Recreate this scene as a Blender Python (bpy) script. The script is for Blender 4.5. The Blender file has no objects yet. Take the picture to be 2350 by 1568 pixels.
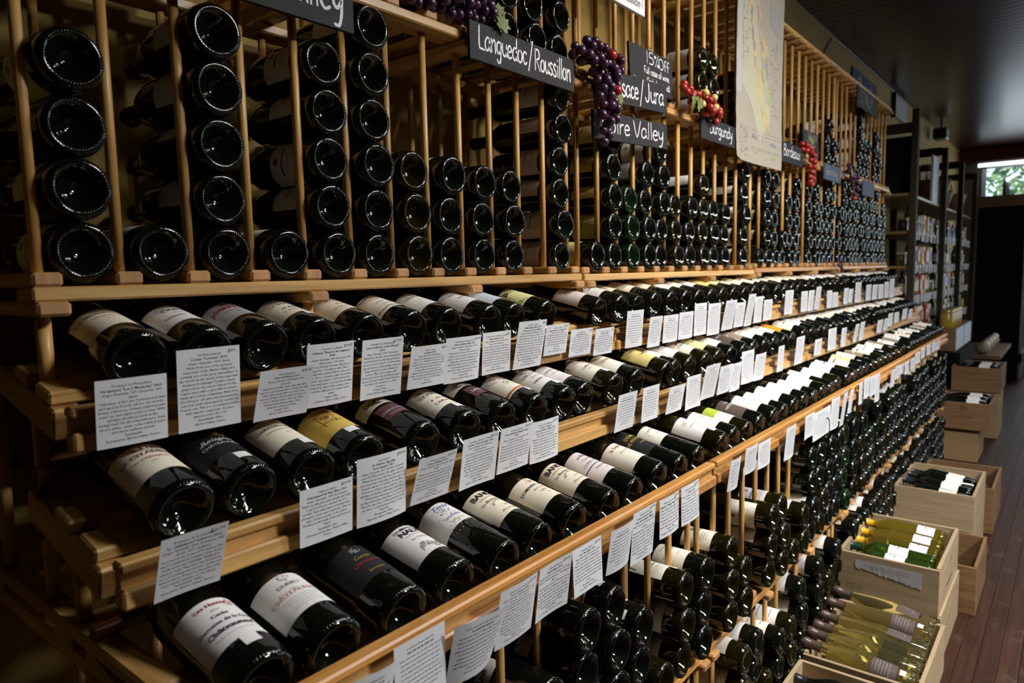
import bpy, math, random
from mathutils import Matrix, Vector
random.seed(7)
SC = bpy.context.scene
COL = SC.collection
R = math.radians
PI = math.pi

# ------------------------------------------------------------------ camera
CAMH = 1.43
YAW, PITCH, ROLL = 0.68275, 0.09867, -0.02104
def make_camera():
    f = Vector((math.cos(PITCH)*math.cos(YAW), math.cos(PITCH)*math.sin(YAW), -math.sin(PITCH)))
    r = f.cross(Vector((0, 0, 1))).normalized(); u = r.cross(f)
    r2 = r*math.cos(ROLL) + u*math.sin(ROLL); u2 = -r*math.sin(ROLL) + u*math.cos(ROLL)
    m = Matrix((r2, u2, -f)).transposed().to_4x4(); m.translation = Vector((0, 0, CAMH))
    cd = bpy.data.cameras.new('camera'); cam = bpy.data.objects.new('camera', cd)
    cam.matrix_world = m; COL.objects.link(cam)
    cd.sensor_width = 36; cd.lens = 1595.75/2350*36; cd.clip_start = .02; cd.clip_end = 200
    cd.dof.use_dof = True; cd.dof.focus_distance = 1.40; cd.dof.aperture_fstop = 5.0
    SC.camera = cam
make_camera()
vs = SC.view_settings
vs.view_transform = 'Standard'; vs.look = 'None'; vs.exposure = -0.26; vs.gamma = 1; vs.use_curve_mapping = False

# ------------------------------------------------------------------ world + large lights
w = bpy.data.worlds.new('world'); SC.world = w; w.use_nodes = True
bg = w.node_tree.nodes['Background']; bg.inputs[0].default_value = (.75, .85, 1, 1); bg.inputs[1].default_value = 2.2
def area(name, loc, target, sx, sy, power, color, spread=180):
    l = bpy.data.lights.new(name, 'AREA'); l.spread = R(spread); l.shape = 'RECTANGLE'; l.size = sx; l.size_y = sy; l.energy = power; l.color = color
    o = bpy.data.objects.new(name, l); COL.objects.link(o); o.location = loc
    o.rotation_euler = (Vector(target)-Vector(loc)).to_track_quat('-Z', 'Y').to_euler(); return o
COOL = (.86, .93, 1.0); WARM = (1.0, .80, .52)
area('street_window_light', (8.9, -3.35, 1.85), (6.5, .5, 1.0), 2.8, 1.7, 24, COOL)
area('end_window_light', (11.6, -.6, 2.0), (5, .2, 1.2), 3.0, 1.4, 24, COOL)
area('ceiling_light_panel', (2.2, -.50, 2.98), (2.5, .10, 0), .7, .30, 44, (1.0, .985, .96), 140)
area('ceiling_light_panel_far', (4.7, -.62, 2.98), (4.7, -.20, 0), .7, .30, 13, (.97, .985, 1.0), 140)
area('added_aisle_fill', (2.45, -1.9, 2.98), (2.7, -.70, 0), 0.8, .35, 150, (.97, .985, 1.0), 140)  # added fill, no known fixture: evens the light on upright faces

# ------------------------------------------------------------------ materials
MATS = {}
def newmat(name):
    m = bpy.data.materials.new(name); m.use_nodes = True; MATS[name] = m
    return m, m.node_tree, m.node_tree.nodes['Principled BSDF']
def plain(name, col, rough=.5, spec=.5, metal=0, coat=0, emit=None, trans=0, ior=1.5, bump=0, bscale=200, var=0):
    m, nt, b = newmat(name)
    b.inputs['Base Color'].default_value = (*col, 1); b.inputs['Roughness'].default_value = rough
    b.inputs['Specular IOR Level'].default_value = spec; b.inputs['Metallic'].default_value = metal
    b.inputs['Coat Weight'].default_value = coat; b.inputs['IOR'].default_value = ior
    if trans: b.inputs['Transmission Weight'].default_value = trans
    if emit: b.inputs['Emission Color'].default_value = (*emit[0], 1); b.inputs['Emission Strength'].default_value = emit[1]
    if var or bump:
        n = nt.nodes.new('ShaderNodeTexNoise'); n.inputs['Scale'].default_value = bscale; n.inputs['Detail'].default_value = 4
        tc = nt.nodes.new('ShaderNodeTexCoord'); nt.links.new(tc.outputs['Object'], n.inputs['Vector'])
        if bump:
            bp = nt.nodes.new('ShaderNodeBump'); bp.inputs['Strength'].default_value = bump; bp.inputs['Distance'].default_value = .002
            nt.links.new(n.outputs['Fac'], bp.inputs['Height']); nt.links.new(bp.outputs['Normal'], b.inputs['Normal'])
        if var:
            mx = nt.nodes.new('ShaderNodeMix'); mx.data_type = 'RGBA'
            mx.inputs[6].default_value = (*[c*(1-var) for c in col], 1); mx.inputs[7].default_value = (*[min(1, c*(1+var)) for c in col], 1)
            nt.links.new(n.outputs['Fac'], mx.inputs[0]); nt.links.new(mx.outputs[2], b.inputs['Base Color'])
    return m
def wood(name, c1, c2, axis='X', scale=1.0, rough=.45, coat=.15, rand=.25, spec=.5, wear=None):
    """grain stretched along an object axis; tone varies from piece to piece"""
    m, nt, b = newmat(name); L = nt.links.new
    tc = nt.nodes.new('ShaderNodeTexCoord'); mp = nt.nodes.new('ShaderNodeMapping')
    oi = nt.nodes.new('ShaderNodeObjectInfo')
    off = nt.nodes.new('ShaderNodeVectorMath'); off.operation = 'SCALE'; off.inputs[0].default_value = (7.1, 3.3, 5.7); L(oi.outputs['Random'], off.inputs['Scale'])
    add = nt.nodes.new('ShaderNodeVectorMath'); add.operation = 'ADD'; L(tc.outputs['Object'], add.inputs[0]); L(off.outputs[0], add.inputs[1])
    s = {'X': (2.2, 38, 38), 'Y': (38, 2.2, 38), 'Z': (38, 38, 2.2)}[axis]
    mp.inputs['Scale'].default_value = [k*scale for k in s]; L(add.outputs[0], mp.inputs['Vector'])
    n = nt.nodes.new('ShaderNodeTexNoise'); n.inputs['Scale'].default_value = 1.6; n.inputs['Detail'].default_value = 6; n.inputs['Distortion'].default_value = .6
    L(mp.outputs[0], n.inputs['Vector'])
    cr = nt.nodes.new('ShaderNodeValToRGB'); cr.color_ramp.elements[0].position = .3; cr.color_ramp.elements[1].position = .72
    cr.color_ramp.elements[0].color = (*c1, 1); cr.color_ramp.elements[1].color = (*c2, 1); L(n.outputs['Fac'], cr.inputs[0])
    hv = nt.nodes.new('ShaderNodeHueSaturation'); mr = nt.nodes.new('ShaderNodeMapRange')
    mr.inputs['To Min'].default_value = 1-rand; mr.inputs['To Max'].default_value = 1+rand*.6
    L(oi.outputs['Random'], mr.inputs['Value']); L(mr.outputs[0], hv.inputs['Value']); L(cr.outputs[0], hv.inputs['Color'])
    out = hv.outputs['Color']
    if wear:
        n2 = nt.nodes.new('ShaderNodeTexNoise'); n2.inputs['Scale'].default_value = 9; n2.inputs['Detail'].default_value = 8; n2.inputs['Roughness'].default_value = .7
        L(add.outputs[0], n2.inputs['Vector'])
        r2 = nt.nodes.new('ShaderNodeValToRGB'); r2.color_ramp.elements[0].position = .56; r2.color_ramp.elements[1].position = .7; L(n2.outputs['Fac'], r2.inputs[0])
        mx = nt.nodes.new('ShaderNodeMix'); mx.data_type = 'RGBA'; mx.inputs[7].default_value = (*wear, 1)
        L(r2.outputs[0], mx.inputs[0]); L(out, mx.inputs[6]); out = mx.outputs[2]
    L(out, b.inputs['Base Color'])
    b.inputs['Specular IOR Level'].default_value = spec
    b.inputs['Roughness'].default_value = rough; b.inputs['Coat Weight'].default_value = coat; b.inputs['Coat Roughness'].default_value = .25
    bp = nt.nodes.new('ShaderNodeBump'); bp.inputs['Strength'].default_value = .12; bp.inputs['Distance'].default_value = .001
    L(n.outputs['Fac'], bp.inputs['Height']); L(bp.outputs['Normal'], b.inputs['Normal'])
    return m
P1, P2 = (.43, .215, .056), (.70, .43, .145)
wood('pine_x', P1, P2, 'X'); wood('pine_y', P1, P2, 'Y'); wood('pine_z', (.42, .205, .05), (.68, .40, .125), 'Z')
wood('pine_end', (.36, .17, .058), (.52, .28, .105), 'Z', scale=1.0, coat=0, rough=.6)
wood('pine_rail', (.41, .20, .052), (.69, .41, .130), 'X', wear=None)
wood('pine_worn', (.42, .165, .035), (.72, .35, .085), 'X', wear=(.55, .42, .28))
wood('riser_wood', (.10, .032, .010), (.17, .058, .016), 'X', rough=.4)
wood('crate_wood', (.33, .23, .125), (.44, .33, .195), 'Y', rough=.7, coat=0, rand=.12)
wood('crate_wood_x', (.32, .22, .12), (.43, .32, .19), 'X', rough=.7, coat=0, rand=.12)
wood('crate_dark', (.17, .085, .034), (.26, .145, .062), 'Y', rough=.6, coat=0, rand=.15)
wood('crate_dark_x', (.17, .085, .034), (.26, .145, .062), 'X', rough=.6, coat=0, rand=.15)
wood('shelf_dark', (.020, .015, .006), (.036, .027, .011), 'Z', rough=.8, coat=0)
wood('shelf_board', (.16, .10, .03), (.27, .17, .06), 'X', rough=.5)
wood('floor_wood', (.028, .0095, .005), (.060, .022, .0105), 'X', rough=.5, coat=0, rand=.35, spec=.22, wear=(.06, .045, .032))
wood('ceiling_wood', (.026, .0045, .0045), (.044, .0075, .0070), 'Y', rough=.28, coat=.12, rand=.2)
plain('ochre_wall', (.34, .22, .05), .75, bump=.2, bscale=60, var=.06)
plain('cream_wall', (.10, .075, .045), .75, bump=.2, bscale=60, var=.05)
plain('red_beam', (.075, .006, .006), .5)
plain('glass_black', (.0035, .0045, .0028), .045, .5, ior=1.52)
plain('glass_green', (.004, .012, .003), .045, .5, ior=1.52)
plain('glass_olive', (.008, .0068, .0012), .045, .5, ior=1.52)
plain('glass_yellow', (.90, .84, .42), .02, .5, trans=.97, ior=1.33)
plain('glass_clear_green', (.16, .34, .05), .02, .5, trans=.92, ior=1.33)
plain('glass_clear_olive', (.50, .43, .06), .02, .5, trans=.92, ior=1.33)
plain('pane', (.9, .95, 1), .02, .5, trans=1, ior=1.05)
INK = {}
def ink(name, col, rough=.55):
    if name not in MATS: plain(name, col, rough, .3)
    return name
for n_, c_ in dict(paper_white=(0.87, 0.85, 0.83), paper_cream=(0.90, 0.82, 0.65), paper_ivory=(0.92, 0.87, 0.74), paper_pink=(0.83, 0.74, 0.72), paper_yellow=(.78, .66, .25),
        paper_lemon=(.78, .76, .36), paper_gold=(.74, .52, .12), paper_black=(.018, .018, .02), paper_brown=(.10, .07, .06), paper_tan=(.30, .24, .17),
        paper_purple=(.13, .06, .075), paper_orange=(.85, .33, .03), paper_green=(.42, .52, .05), paper_grey=(.42, .41, .41), paper_blue=(.62, .68, .80),
        ink_black=(.03, .03, .035), ink_grey=(.30, .29, .28), ink_red=(.34, .035, .03), ink_gold=(.50, .34, .05), ink_blue=(.10, .16, .48), ink_white=(.8, .8, .78),
        ink_tan=(.55, .42, .28), ink_orange=(.6, .16, .02), ink_green=(.10, .17, .04), ink_pink=(.75, .45, .40)).items():
    plain(n_, c_, .62, .25)
plain('card_paper', (.63, .63, .645), .7, .2); plain('card_ink', (.05, .05, .055), .7, .2)
plain('chalkboard', (.022, .021, .022), .7, .3, bump=.15, bscale=300); plain('chalk', (.80, .80, .82), .8, .1)
plain('chalk_dim', (.40, .36, .32), .8, .1); plain('board_blue', (.075, .10, .15), .7, .2)
for n_, c_ in dict(cap_black=(.012, .012, .014), cap_red=(.22, .008, .012), cap_yellow=(.72, .40, .015), cap_brown=(.085, .05, .038), cap_green=(.008, .035, .02), cap_gold=(.35, .24, .06), cap_white=(.6, .6, .58)).items():
    plain(n_, c_, .32, .5)
plain('grape_purple', (.045, .014, .040), .28, .5, var=.35, bscale=30); plain('grape_red', (.30, .018, .014), .28, .5, var=.35, bscale=30)
plain('grape_pale', (.62, .50, .16), .3, .5); plain('leaf_green', (.15, .18, .045), .5, .3, var=.3, bscale=60); plain('leaf_dark', (.02, .035, .008), .55, .3, var=.4, bscale=40)
plain('black_plastic', (.008, .008, .009), .35); plain('black_matte', (.004, .004, .004), .85, .15); plain('steel', (.5, .5, .5), .3, metal=1)
plain('white_board', (.70, .72, .75), .6); plain('carton', (.33, .20, .09), .8); plain('wicker', (.22, .10, .03), .6, bump=.5, bscale=90, var=.4)
plain('lamp_glow', (1, .85, .6), .5, emit=((1, .78, .45), 9)); plain('tube_glow', (1, 1, 1), .5, emit=((.85, .92, 1), 3))
plain('foliage_out', (.14, .30, .07), .6); plain('foliage_light', (.35, .50, .16), .6); plain('foliage_dim', (.05, .13, .04), .6); plain('street', (.35, .36, .37), .8)
plain('jar_gold', (.40, .25, .03), .25); plain('jar_lid', (.45, .35, .12), .3, metal=.6); plain('jar_dark', (.035, .018, .008), .25); plain('jar_olive', (.10, .10, .02), .25)

# ------------------------------------------------------------------ mesh helpers
class MB:
    """collects shapes with material slots; build() links them as one mesh object"""
    def __init__(s): s.v = []; s.f = []; s.m = []; s.mats = []; s.smooth = []
    def slot(s, mat):
        if mat not in s.mats: s.mats.append(mat)
        return s.mats.index(mat)
    def add(s, vs, fs, mat, smooth=False):
        k = len(s.v); i = s.slot(mat); s.v += [tuple(p) for p in vs]
        for f in fs: s.f.append(tuple(a+k for a in f)); s.m.append(i); s.smooth.append(smooth)
    def box(s, x0, x1, y0, y1, z0, z1, mat, bev=0):
        if bev <= 0:
            v = [(x, y, z) for x in (x0, x1) for y in (y0, y1) for z in (z0, z1)]
            s.add(v, [(0, 1, 3, 2), (4, 6, 7, 5), (0, 4, 5, 1), (2, 3, 7, 6), (0, 2, 6, 4), (1, 5, 7, 3)], mat); return
        b = min(bev, (x1-x0)*.45, (y1-y0)*.45, (z1-z0)*.45); v = []; idx = {}
        for ix, X in ((0, x0), (1, x1)):
            for iy, Y in ((0, y0), (1, y1)):
                for iz, Z in ((0, z0), (1, z1)):
                    sx, sy, sz = (1-2*ix), (1-2*iy), (1-2*iz)
                    idx[ix, iy, iz, 'x'] = len(v); v.append((X, Y+sy*b, Z+sz*b))
                    idx[ix, iy, iz, 'y'] = len(v); v.append((X+sx*b, Y, Z+sz*b))
                    idx[ix, iy, iz, 'z'] = len(v); v.append((X+sx*b, Y+sy*b, Z))
        g = lambda a, b_, c, k: idx[a, b_, c, k]
        f = []
        for i in (0, 1):
            f.append([g(i, 0, 0, 'x'), g(i, 0, 1, 'x'), g(i, 1, 1, 'x'), g(i, 1, 0, 'x')][::(1 if i == 0 else -1)])
            f.append([g(0, i, 0, 'y'), g(1, i, 0, 'y'), g(1, i, 1, 'y'), g(0, i, 1, 'y')][::(1 if i == 0 else -1)])
            f.append([g(0, 0, i, 'z'), g(0, 1, i, 'z'), g(1, 1, i, 'z'), g(1, 0, i, 'z')][::(1 if i == 0 else -1)])
        for i in (0, 1):
            for j in (0, 1):
                f.append([g(0, i, j, 'y'), g(1, i, j, 'y'), g(1, i, j, 'z'), g(0, i, j, 'z')])
                f.append([g(i, 0, j, 'x'), g(i, 1, j, 'x'), g(i, 1, j, 'z'), g(i, 0, j, 'z')])
                f.append([g(i, j, 0, 'x'), g(i, j, 1, 'x'), g(i, j, 1, 'y'), g(i, j, 0, 'y')])
                for k in (0, 1): f.append([g(i, j, k, 'x'), g(i, j, k, 'y'), g(i, j, k, 'z')])
        s.add(v, f, mat)
    def lathe(s, prof, n, mat, z0=0, closed=False, c=(0, 0)):
        v = []; f = []
        for (r, z) in prof:
            for k in range(n):
                a = 2*PI*k/n; v.append((c[0]+r*math.sin(a), c[1]-r*math.cos(a), z+z0))
        for i in range(len(prof)-1):
            for k in range(n):
                a, b = i*n+k, i*n+(k+1) % n; f.append((a, b, b+n, a+n))
        s.add(v, f, mat, True)
    def tube(s, pts, rad, n, mat, caps=True):
        pts = [Vector(p) for p in pts]; v = []; f = []
        rr = rad if isinstance(rad, (list, tuple)) else [rad]*len(pts)
        for i, p in enumerate(pts):
            d = (pts[min(i+1, len(pts)-1)]-pts[max(i-1, 0)]).normalized()
            a = d.cross(Vector((0, 0, 1)) if abs(d.z) < .9 else Vector((1, 0, 0))).normalized(); b = d.cross(a)
            for k in range(n): t = 2*PI*k/n; v.append(p+(a*math.cos(t)+b*math.sin(t))*rr[i])
        for i in range(len(pts)-1):
            for k in range(n):
                q, w_ = i*n+k, i*n+(k+1) % n; f.append((q, w_, w_+n, q+n))
        if caps: f.append(tuple(range(n))[::-1]); f.append(tuple((len(pts)-1)*n+k for k in range(n)))
        s.add(v, f, mat, True)
    def sphere(s, c, r, mat, n=10, m=7, sq=(1, 1, 1)):
        v = []; f = []
        for i in range(m+1):
            t = PI*i/m
            for k in range(n):
                a = 2*PI*k/n; v.append((c[0]+r*sq[0]*math.sin(t)*math.cos(a), c[1]+r*sq[1]*math.sin(t)*math.sin(a), c[2]+r*sq[2]*math.cos(t)))
        for i in range(m):
            for k in range(n): a, b = i*n+k, i*n+(k+1) % n; f.append((a, a+n, b+n, b))
        s.add(v, f, mat, True)
    def mesh(s, name):
        me = bpy.data.meshes.new(name); me.from_pydata(s.v, [], s.f)
        for m in s.mats: me.materials.append(MATS[m])
        me.polygons.foreach_set('material_index', s.m); me.polygons.foreach_set('use_smooth', s.smooth); me.update()
        return me
    def build(s, name, parent=None, **k): return obj(name, s.mesh(name), parent, **k)
def tag(o, label=None, cat=None, group=None, kind=None):
    if label: o['label'] = label
    if cat: o['category'] = cat
    if group: o['group'] = group
    if kind: o['kind'] = kind
    return o
def obj(name, me, parent=None, label=None, cat=None, group=None, kind=None, mat=None, loc=None):
    o = bpy.data.objects.new(name, me); COL.objects.link(o)
    if parent: o.parent = parent
    if mat is not None: o.matrix_basis = mat
    if loc is not None: o.location = loc
    return tag(o, label, cat, group, kind)
def empty(name, loc, label=None, cat=None, group=None, rz=0):
    o = bpy.data.objects.new(name, None); COL.objects.link(o); o.location = loc; o.rotation_euler = (0, 0, rz); o.empty_display_size = .05
    return tag(o, label, cat, group)
ORD = ['first', 'second', 'third', 'fourth', 'fifth', 'sixth', 'seventh', 'eighth', 'ninth', 'tenth', 'eleventh', 'twelfth', 'thirteenth', 'fourteenth', 'fifteenth', 'sixteenth', 'seventeenth', 'eighteenth', 'nineteenth', 'twentieth',
       'twenty-first', 'twenty-second', 'twenty-third', 'twenty-fourth', 'twenty-fifth', 'twenty-sixth', 'twenty-seventh', 'twenty-eighth', 'twenty-ninth', 'thirtieth', 'thirty-first', 'thirty-second', 'thirty-third', 'thirty-fourth', 'thirty-fifth',
       'thirty-sixth', 'thirty-seventh', 'thirty-eighth', 'thirty-ninth', 'fortieth', 'forty-first', 'forty-second', 'forty-third', 'forty-fourth', 'forty-fifth', 'forty-sixth', 'forty-seventh', 'forty-eighth']
_txt = {}
def prefetch(reqs):
    """evaluate every line of print in one go: reqs are (body, bold, shear, align, res)"""
    os_ = []
    for key in dict.fromkeys(reqs):
        body, bold, shear, align, res = key
        cu = bpy.data.curves.new('t', 'FONT'); cu.body = body; cu.size = 1; cu.align_x = align; cu.shear = shear; cu.resolution_u = res; cu.offset = bold
        o = bpy.data.objects.new('t', cu); COL.objects.link(o); os_.append((key, o))
    bpy.context.view_layer.update(); dg = bpy.context.evaluated_depsgraph_get()
    for key, o in os_:
        me = o.evaluated_get(dg).to_mesh()
        _txt[key] = ([(v.co.x, v.co.y) for v in me.vertices], [tuple(p.vertices) for p in me.polygons]); o.evaluated_get(dg).to_mesh_clear()
    for key, o in os_: cu = o.data; bpy.data.objects.remove(o); bpy.data.curves.remove(cu)
def text2d(body, size=1.0, bold=0.0, shear=0.0, align='CENTER', res=2):
    key = (body, bold, shear, align, res)
    if key not in _txt: prefetch([key])
    v, f = _txt[key]
    return [(x*size, y*size) for x, y in v], f

# ------------------------------------------------------------------ the room
WY, WX1, FY, WX0, CZ = 1.39, 12.0, -3.6, -2.4, 3.02
m = MB(); m.box(WX0, WX1, FY, WY+.1, -.12, -.012, 'floor_wood'); floor = m.build('floor', kind='structure')
pk = {}
for i in range(46):
    y0 = -1.55+i*.061
    x = -2.3+random.random()*1.5
    while x < WX1-.1:
        ln = min(random.choice((1.6, 2.2, 2.9)), WX1-.02-x)
        if ln < .3: break
        key = round(ln, 2)
        if key not in pk: q = MB(); q.box(0, ln-.002, 0, .0598, -.012, 0, 'floor_wood', .0012); pk[key] = q.mesh('plank')
        obj('plank', pk[key], floor, loc=(x, y0, random.uniform(-.0006, .0004))); x += ln
m = MB(); m.box(WX0, WX1, FY, -1.552, -.012, -.001, 'floor_wood'); m.build('floor_strip', floor)
m = MB(); m.box(WX0, WX1, FY, WY+.1, CZ+.012, CZ+.1, 'ceiling_wood'); ceil = m.build('ceiling', kind='structure')
q = MB(); q.box(0, .0825, FY, WY, CZ, CZ+.0119, 'ceiling_wood', .003); bm_ = q.mesh('ceiling_board')
for i in range(int((WX1-.2)/.0845)+1): obj('ceiling_board', bm_, ceil, loc=(.2+i*.0845, 0, 0))
q = MB(); q.box(WX0, .2, FY, WY, CZ, CZ+.0119, 'ceiling_wood'); q.build('ceiling_board', ceil)
m = MB(); m.box(WX0, WX1, WY, WY+.1, 0, CZ, 'ochre_wall'); m.build('wall_back', kind='structure')
m = MB(); m.box(WX0-.1, WX0, FY, WY, 0, CZ, 'cream_wall'); m.build('wall_near', kind='structure')
# street wall with two big windows, end wall with one
m = MB()
for a, b, c, d in ((WX0, 7.4, 0, CZ), (10.4, WX1, 0, CZ), (7.4, 10.4, 0, .85), (7.4, 10.4, 2.8, CZ)):
    m.box(a, b, FY-.1, FY, c, d, 'cream_wall')
m.build('wall_street', kind='structure')
m = MB()
for a, b, c, d in ((FY, -3.0, 0, CZ), (1.12, WY, 0, CZ), (-3.0, 1.12, 0, .75), (-3.0, 1.12, 2.80, CZ)):
    m.box(WX1, WX1+.1, a, b, c, d, 'cream_wall')
we = m.build('wall_end', kind='structure')
m = MB(); m.box(WX1-.14, WX1, FY, WY, 2.83, CZ-.001, 'red_beam', .01); m.build('trim_1', kind='structure')
def window(n, ax, fixed, a0, a1, z0, z1, bars):
    m = MB(); t = .03
    def bx(p, q_, r, s_, mat, mm, d0=-.07, d1=-.03):
        if ax == 'y': mm.box(p, q_, fixed+d0, fixed+d1, r, s_, mat)
        else: mm.box(fixed-d1, fixed-d0, p, q_, r, s_, mat)
    for p, q_, r, s_ in ((a0, a1, z0, z0+.05), (a0, a1, z1-.05, z1), (a0, a0+.05, z0, z1), (a1-.05, a1, z0, z1)): bx(p, q_, r, s_, 'white_board', m)
    for b in bars: bx(b-t/2, b+t/2, z0, z1, 'white_board', m)
    o = m.build('window_%d' % n, kind='structure')
    bs = [a0+.05]+list(bars)+[a1-.05]
    for i in range(len(bs)-1):
        g = MB(); bx(bs[i], bs[i+1], z0+.05, z1-.05, 'pane', g, -.052, -.048); g.build('pane', o)
window(1, 'y', FY, 7.4, 10.4, .85, 2.8, (8.9,)); window(2, 'x', WX1, -3.0, 1.12, .75, 2.8, (-1.6, -.25))
# outside: street and trees beyond the panes
m = MB(); m.box(-6, 30, -16, FY-.1, -.3, -.15, 'street'); m.box(WX1+.1, 34, FY-.1, 14, -.3, -.15, 'street'); m.build('street_ground', kind='structure')
def tree(x, y, s, lab):
    r = empty('street_tree', (x, y, -.15), lab, 'tree', 'trees outside the windows')
    t = MB(); t.tube([(0, 0, 0), (.05, 0, 1.2*s), (.1, .05, 2.2*s)], [.14, .11, .08], 8, 'crate_dark'); t.build('trunk', r)
    f = MB()
    for k in range(1500):
        a = random.random()*6.28; rr = s*1.6*math.sqrt(random.random()); z = s*(1.5+2.2*random.random()); t = random.uniform(.05, .11)*s
        c = Vector((rr*math.cos(a), rr*math.sin(a), z)); d1 = Vector((random.gauss(0, 1), random.gauss(0, 1), random.gauss(0, 1))).normalized(); d2 = d1.orthogonal().normalized()
        f.add([c-d1*t, c+d2*t*.5, c+d1*t, c-d2*t*.5], [(0, 1, 2, 3)], random.choice(('foliage_out', 'foliage_light', 'foliage_dim')))
    o = f.build('crown', r); o['kind'] = 'stuff'
tree(16.5, 1.6, 1.3, 'leafy green tree seen through the far window, left'); tree(17.5, -.6, 1.2, 'leafy green tree seen through the far window, right'); tree(15.8, -3.0, 1.1, 'leafy tree outside at the window corner')

# ------------------------------------------------------------------ racks
UL, X0, PIT, SW = 1.272, .302, .1016, .036
UNITS = [X0+UL*i for i in range(4)]
UZ, MZ, TZ = CAMH-.006, CAMH+.508, CAMH+1.045       # tops of the long boards: wall-rack shelf, upper shelf, crown
YU = 1.024
BT = .019
NS = 13
_c = {}
def cached(key, fn):
    if key not in _c: _c[key] = fn()
    return _c[key]
def boxmesh(name, dims, mat, bev=.0025):
    def mk():
        q = MB(); q.box(0, dims[0], 0, dims[1], 0, dims[2], mat, bev)
        if name in ('cross_slat', 'foot_bar', 'cross_bar'):         # sawn end grain towards the aisle
            e = q.slot('pine_end')
            for i, f in enumerate(q.f):
                if max(q.v[k][1] for k in f) < .006: q.m[i] = e
        return q.mesh(name)
    return cached((name, tuple(round(d, 4) for d in dims), mat), mk)
def put(name, parent, x, y, z, dx, dy, dz, mat, bev=.0025, org=None):
    return obj(name, boxmesh(name, (dx, dy, dz), mat, bev), parent, loc=Vector((x, y, z))-(org or Vector((0, 0, 0))))
def dowel(parent, x, y, z0, z1, r=.0075, n=12, name='dowel', org=None):
    def mk(): q = MB(); q.tube([(0, 0, 0), (0, 0, z1-z0)], r, n, 'pine_z'); return q.mesh(name)
    return obj(name, cached((name, round(z1-z0, 4), r, n), mk), parent, loc=Vector((x, y, z0))-(org or Vector((0, 0, 0))))
UN = ['nearest', 'second', 'third', 'farthest']
LEN = UL-.012
def pallet(root, org, x, y0, y1, ztop, feet=True, slats=True, front='pine_x', nfeet=(0, 4, 8, 12), dz=0, mids=()):
    """long boards at ztop, cross slats above, feet bars below"""
    put('front_board', root, x, y0, ztop-BT, LEN, .062, BT, front, .003, org)
    put('back_board', root, x, y1-.06, ztop-BT, LEN, .06, BT, 'pine_x', .003, org)
    for my in mids: put('middle_board', root, x, my, ztop-BT, LEN, .06, BT, 'pine_x', .003, org)
    if slats:
        for i in range(NS): put('cross_slat', root, x+PIT*i+random.uniform(-.002, .002), y0+.004, ztop, SW, y1-y0-.004, BT, 'pine_y', .004, org)
    if feet:
        for i in nfeet: put('foot_bar', root, x+PIT*i-(.004 if i else 0), y0-.012, ztop-BT*2, SW+.004, y1-y0+.01, BT, 'pine_y', .004, org)
for u, x in enumerate(UNITS):
    org = Vector((x, YU, UZ))
    r = empty('wall_rack', org, 'slatted pine wall rack with round dowels, %s of the four in the row' % UN[u], 'wine rack', 'pine wall racks along the wall')
    dz = (0, -.002, .004, .004)[u]
    pallet(r, org, x, YU, 1.345, UZ+dz, front='pine_x' if u < 2 else 'pine_worn')
    pallet(r, org, x, YU, 1.345, MZ)
    pallet(r, org, x, YU, 1.345, TZ, slats=False, nfeet=range(NS))
    for i in range(NS):
        cx = x+PIT*i+SW/2
        for y in (YU+.036, 1.315):
            dowel(r, cx, y, UZ+BT, MZ-BT if y < 1.2 or i % 4 else MZ-2*BT, org=org); dowel(r, cx, y, MZ+BT, TZ-2*BT, org=org)
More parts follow.
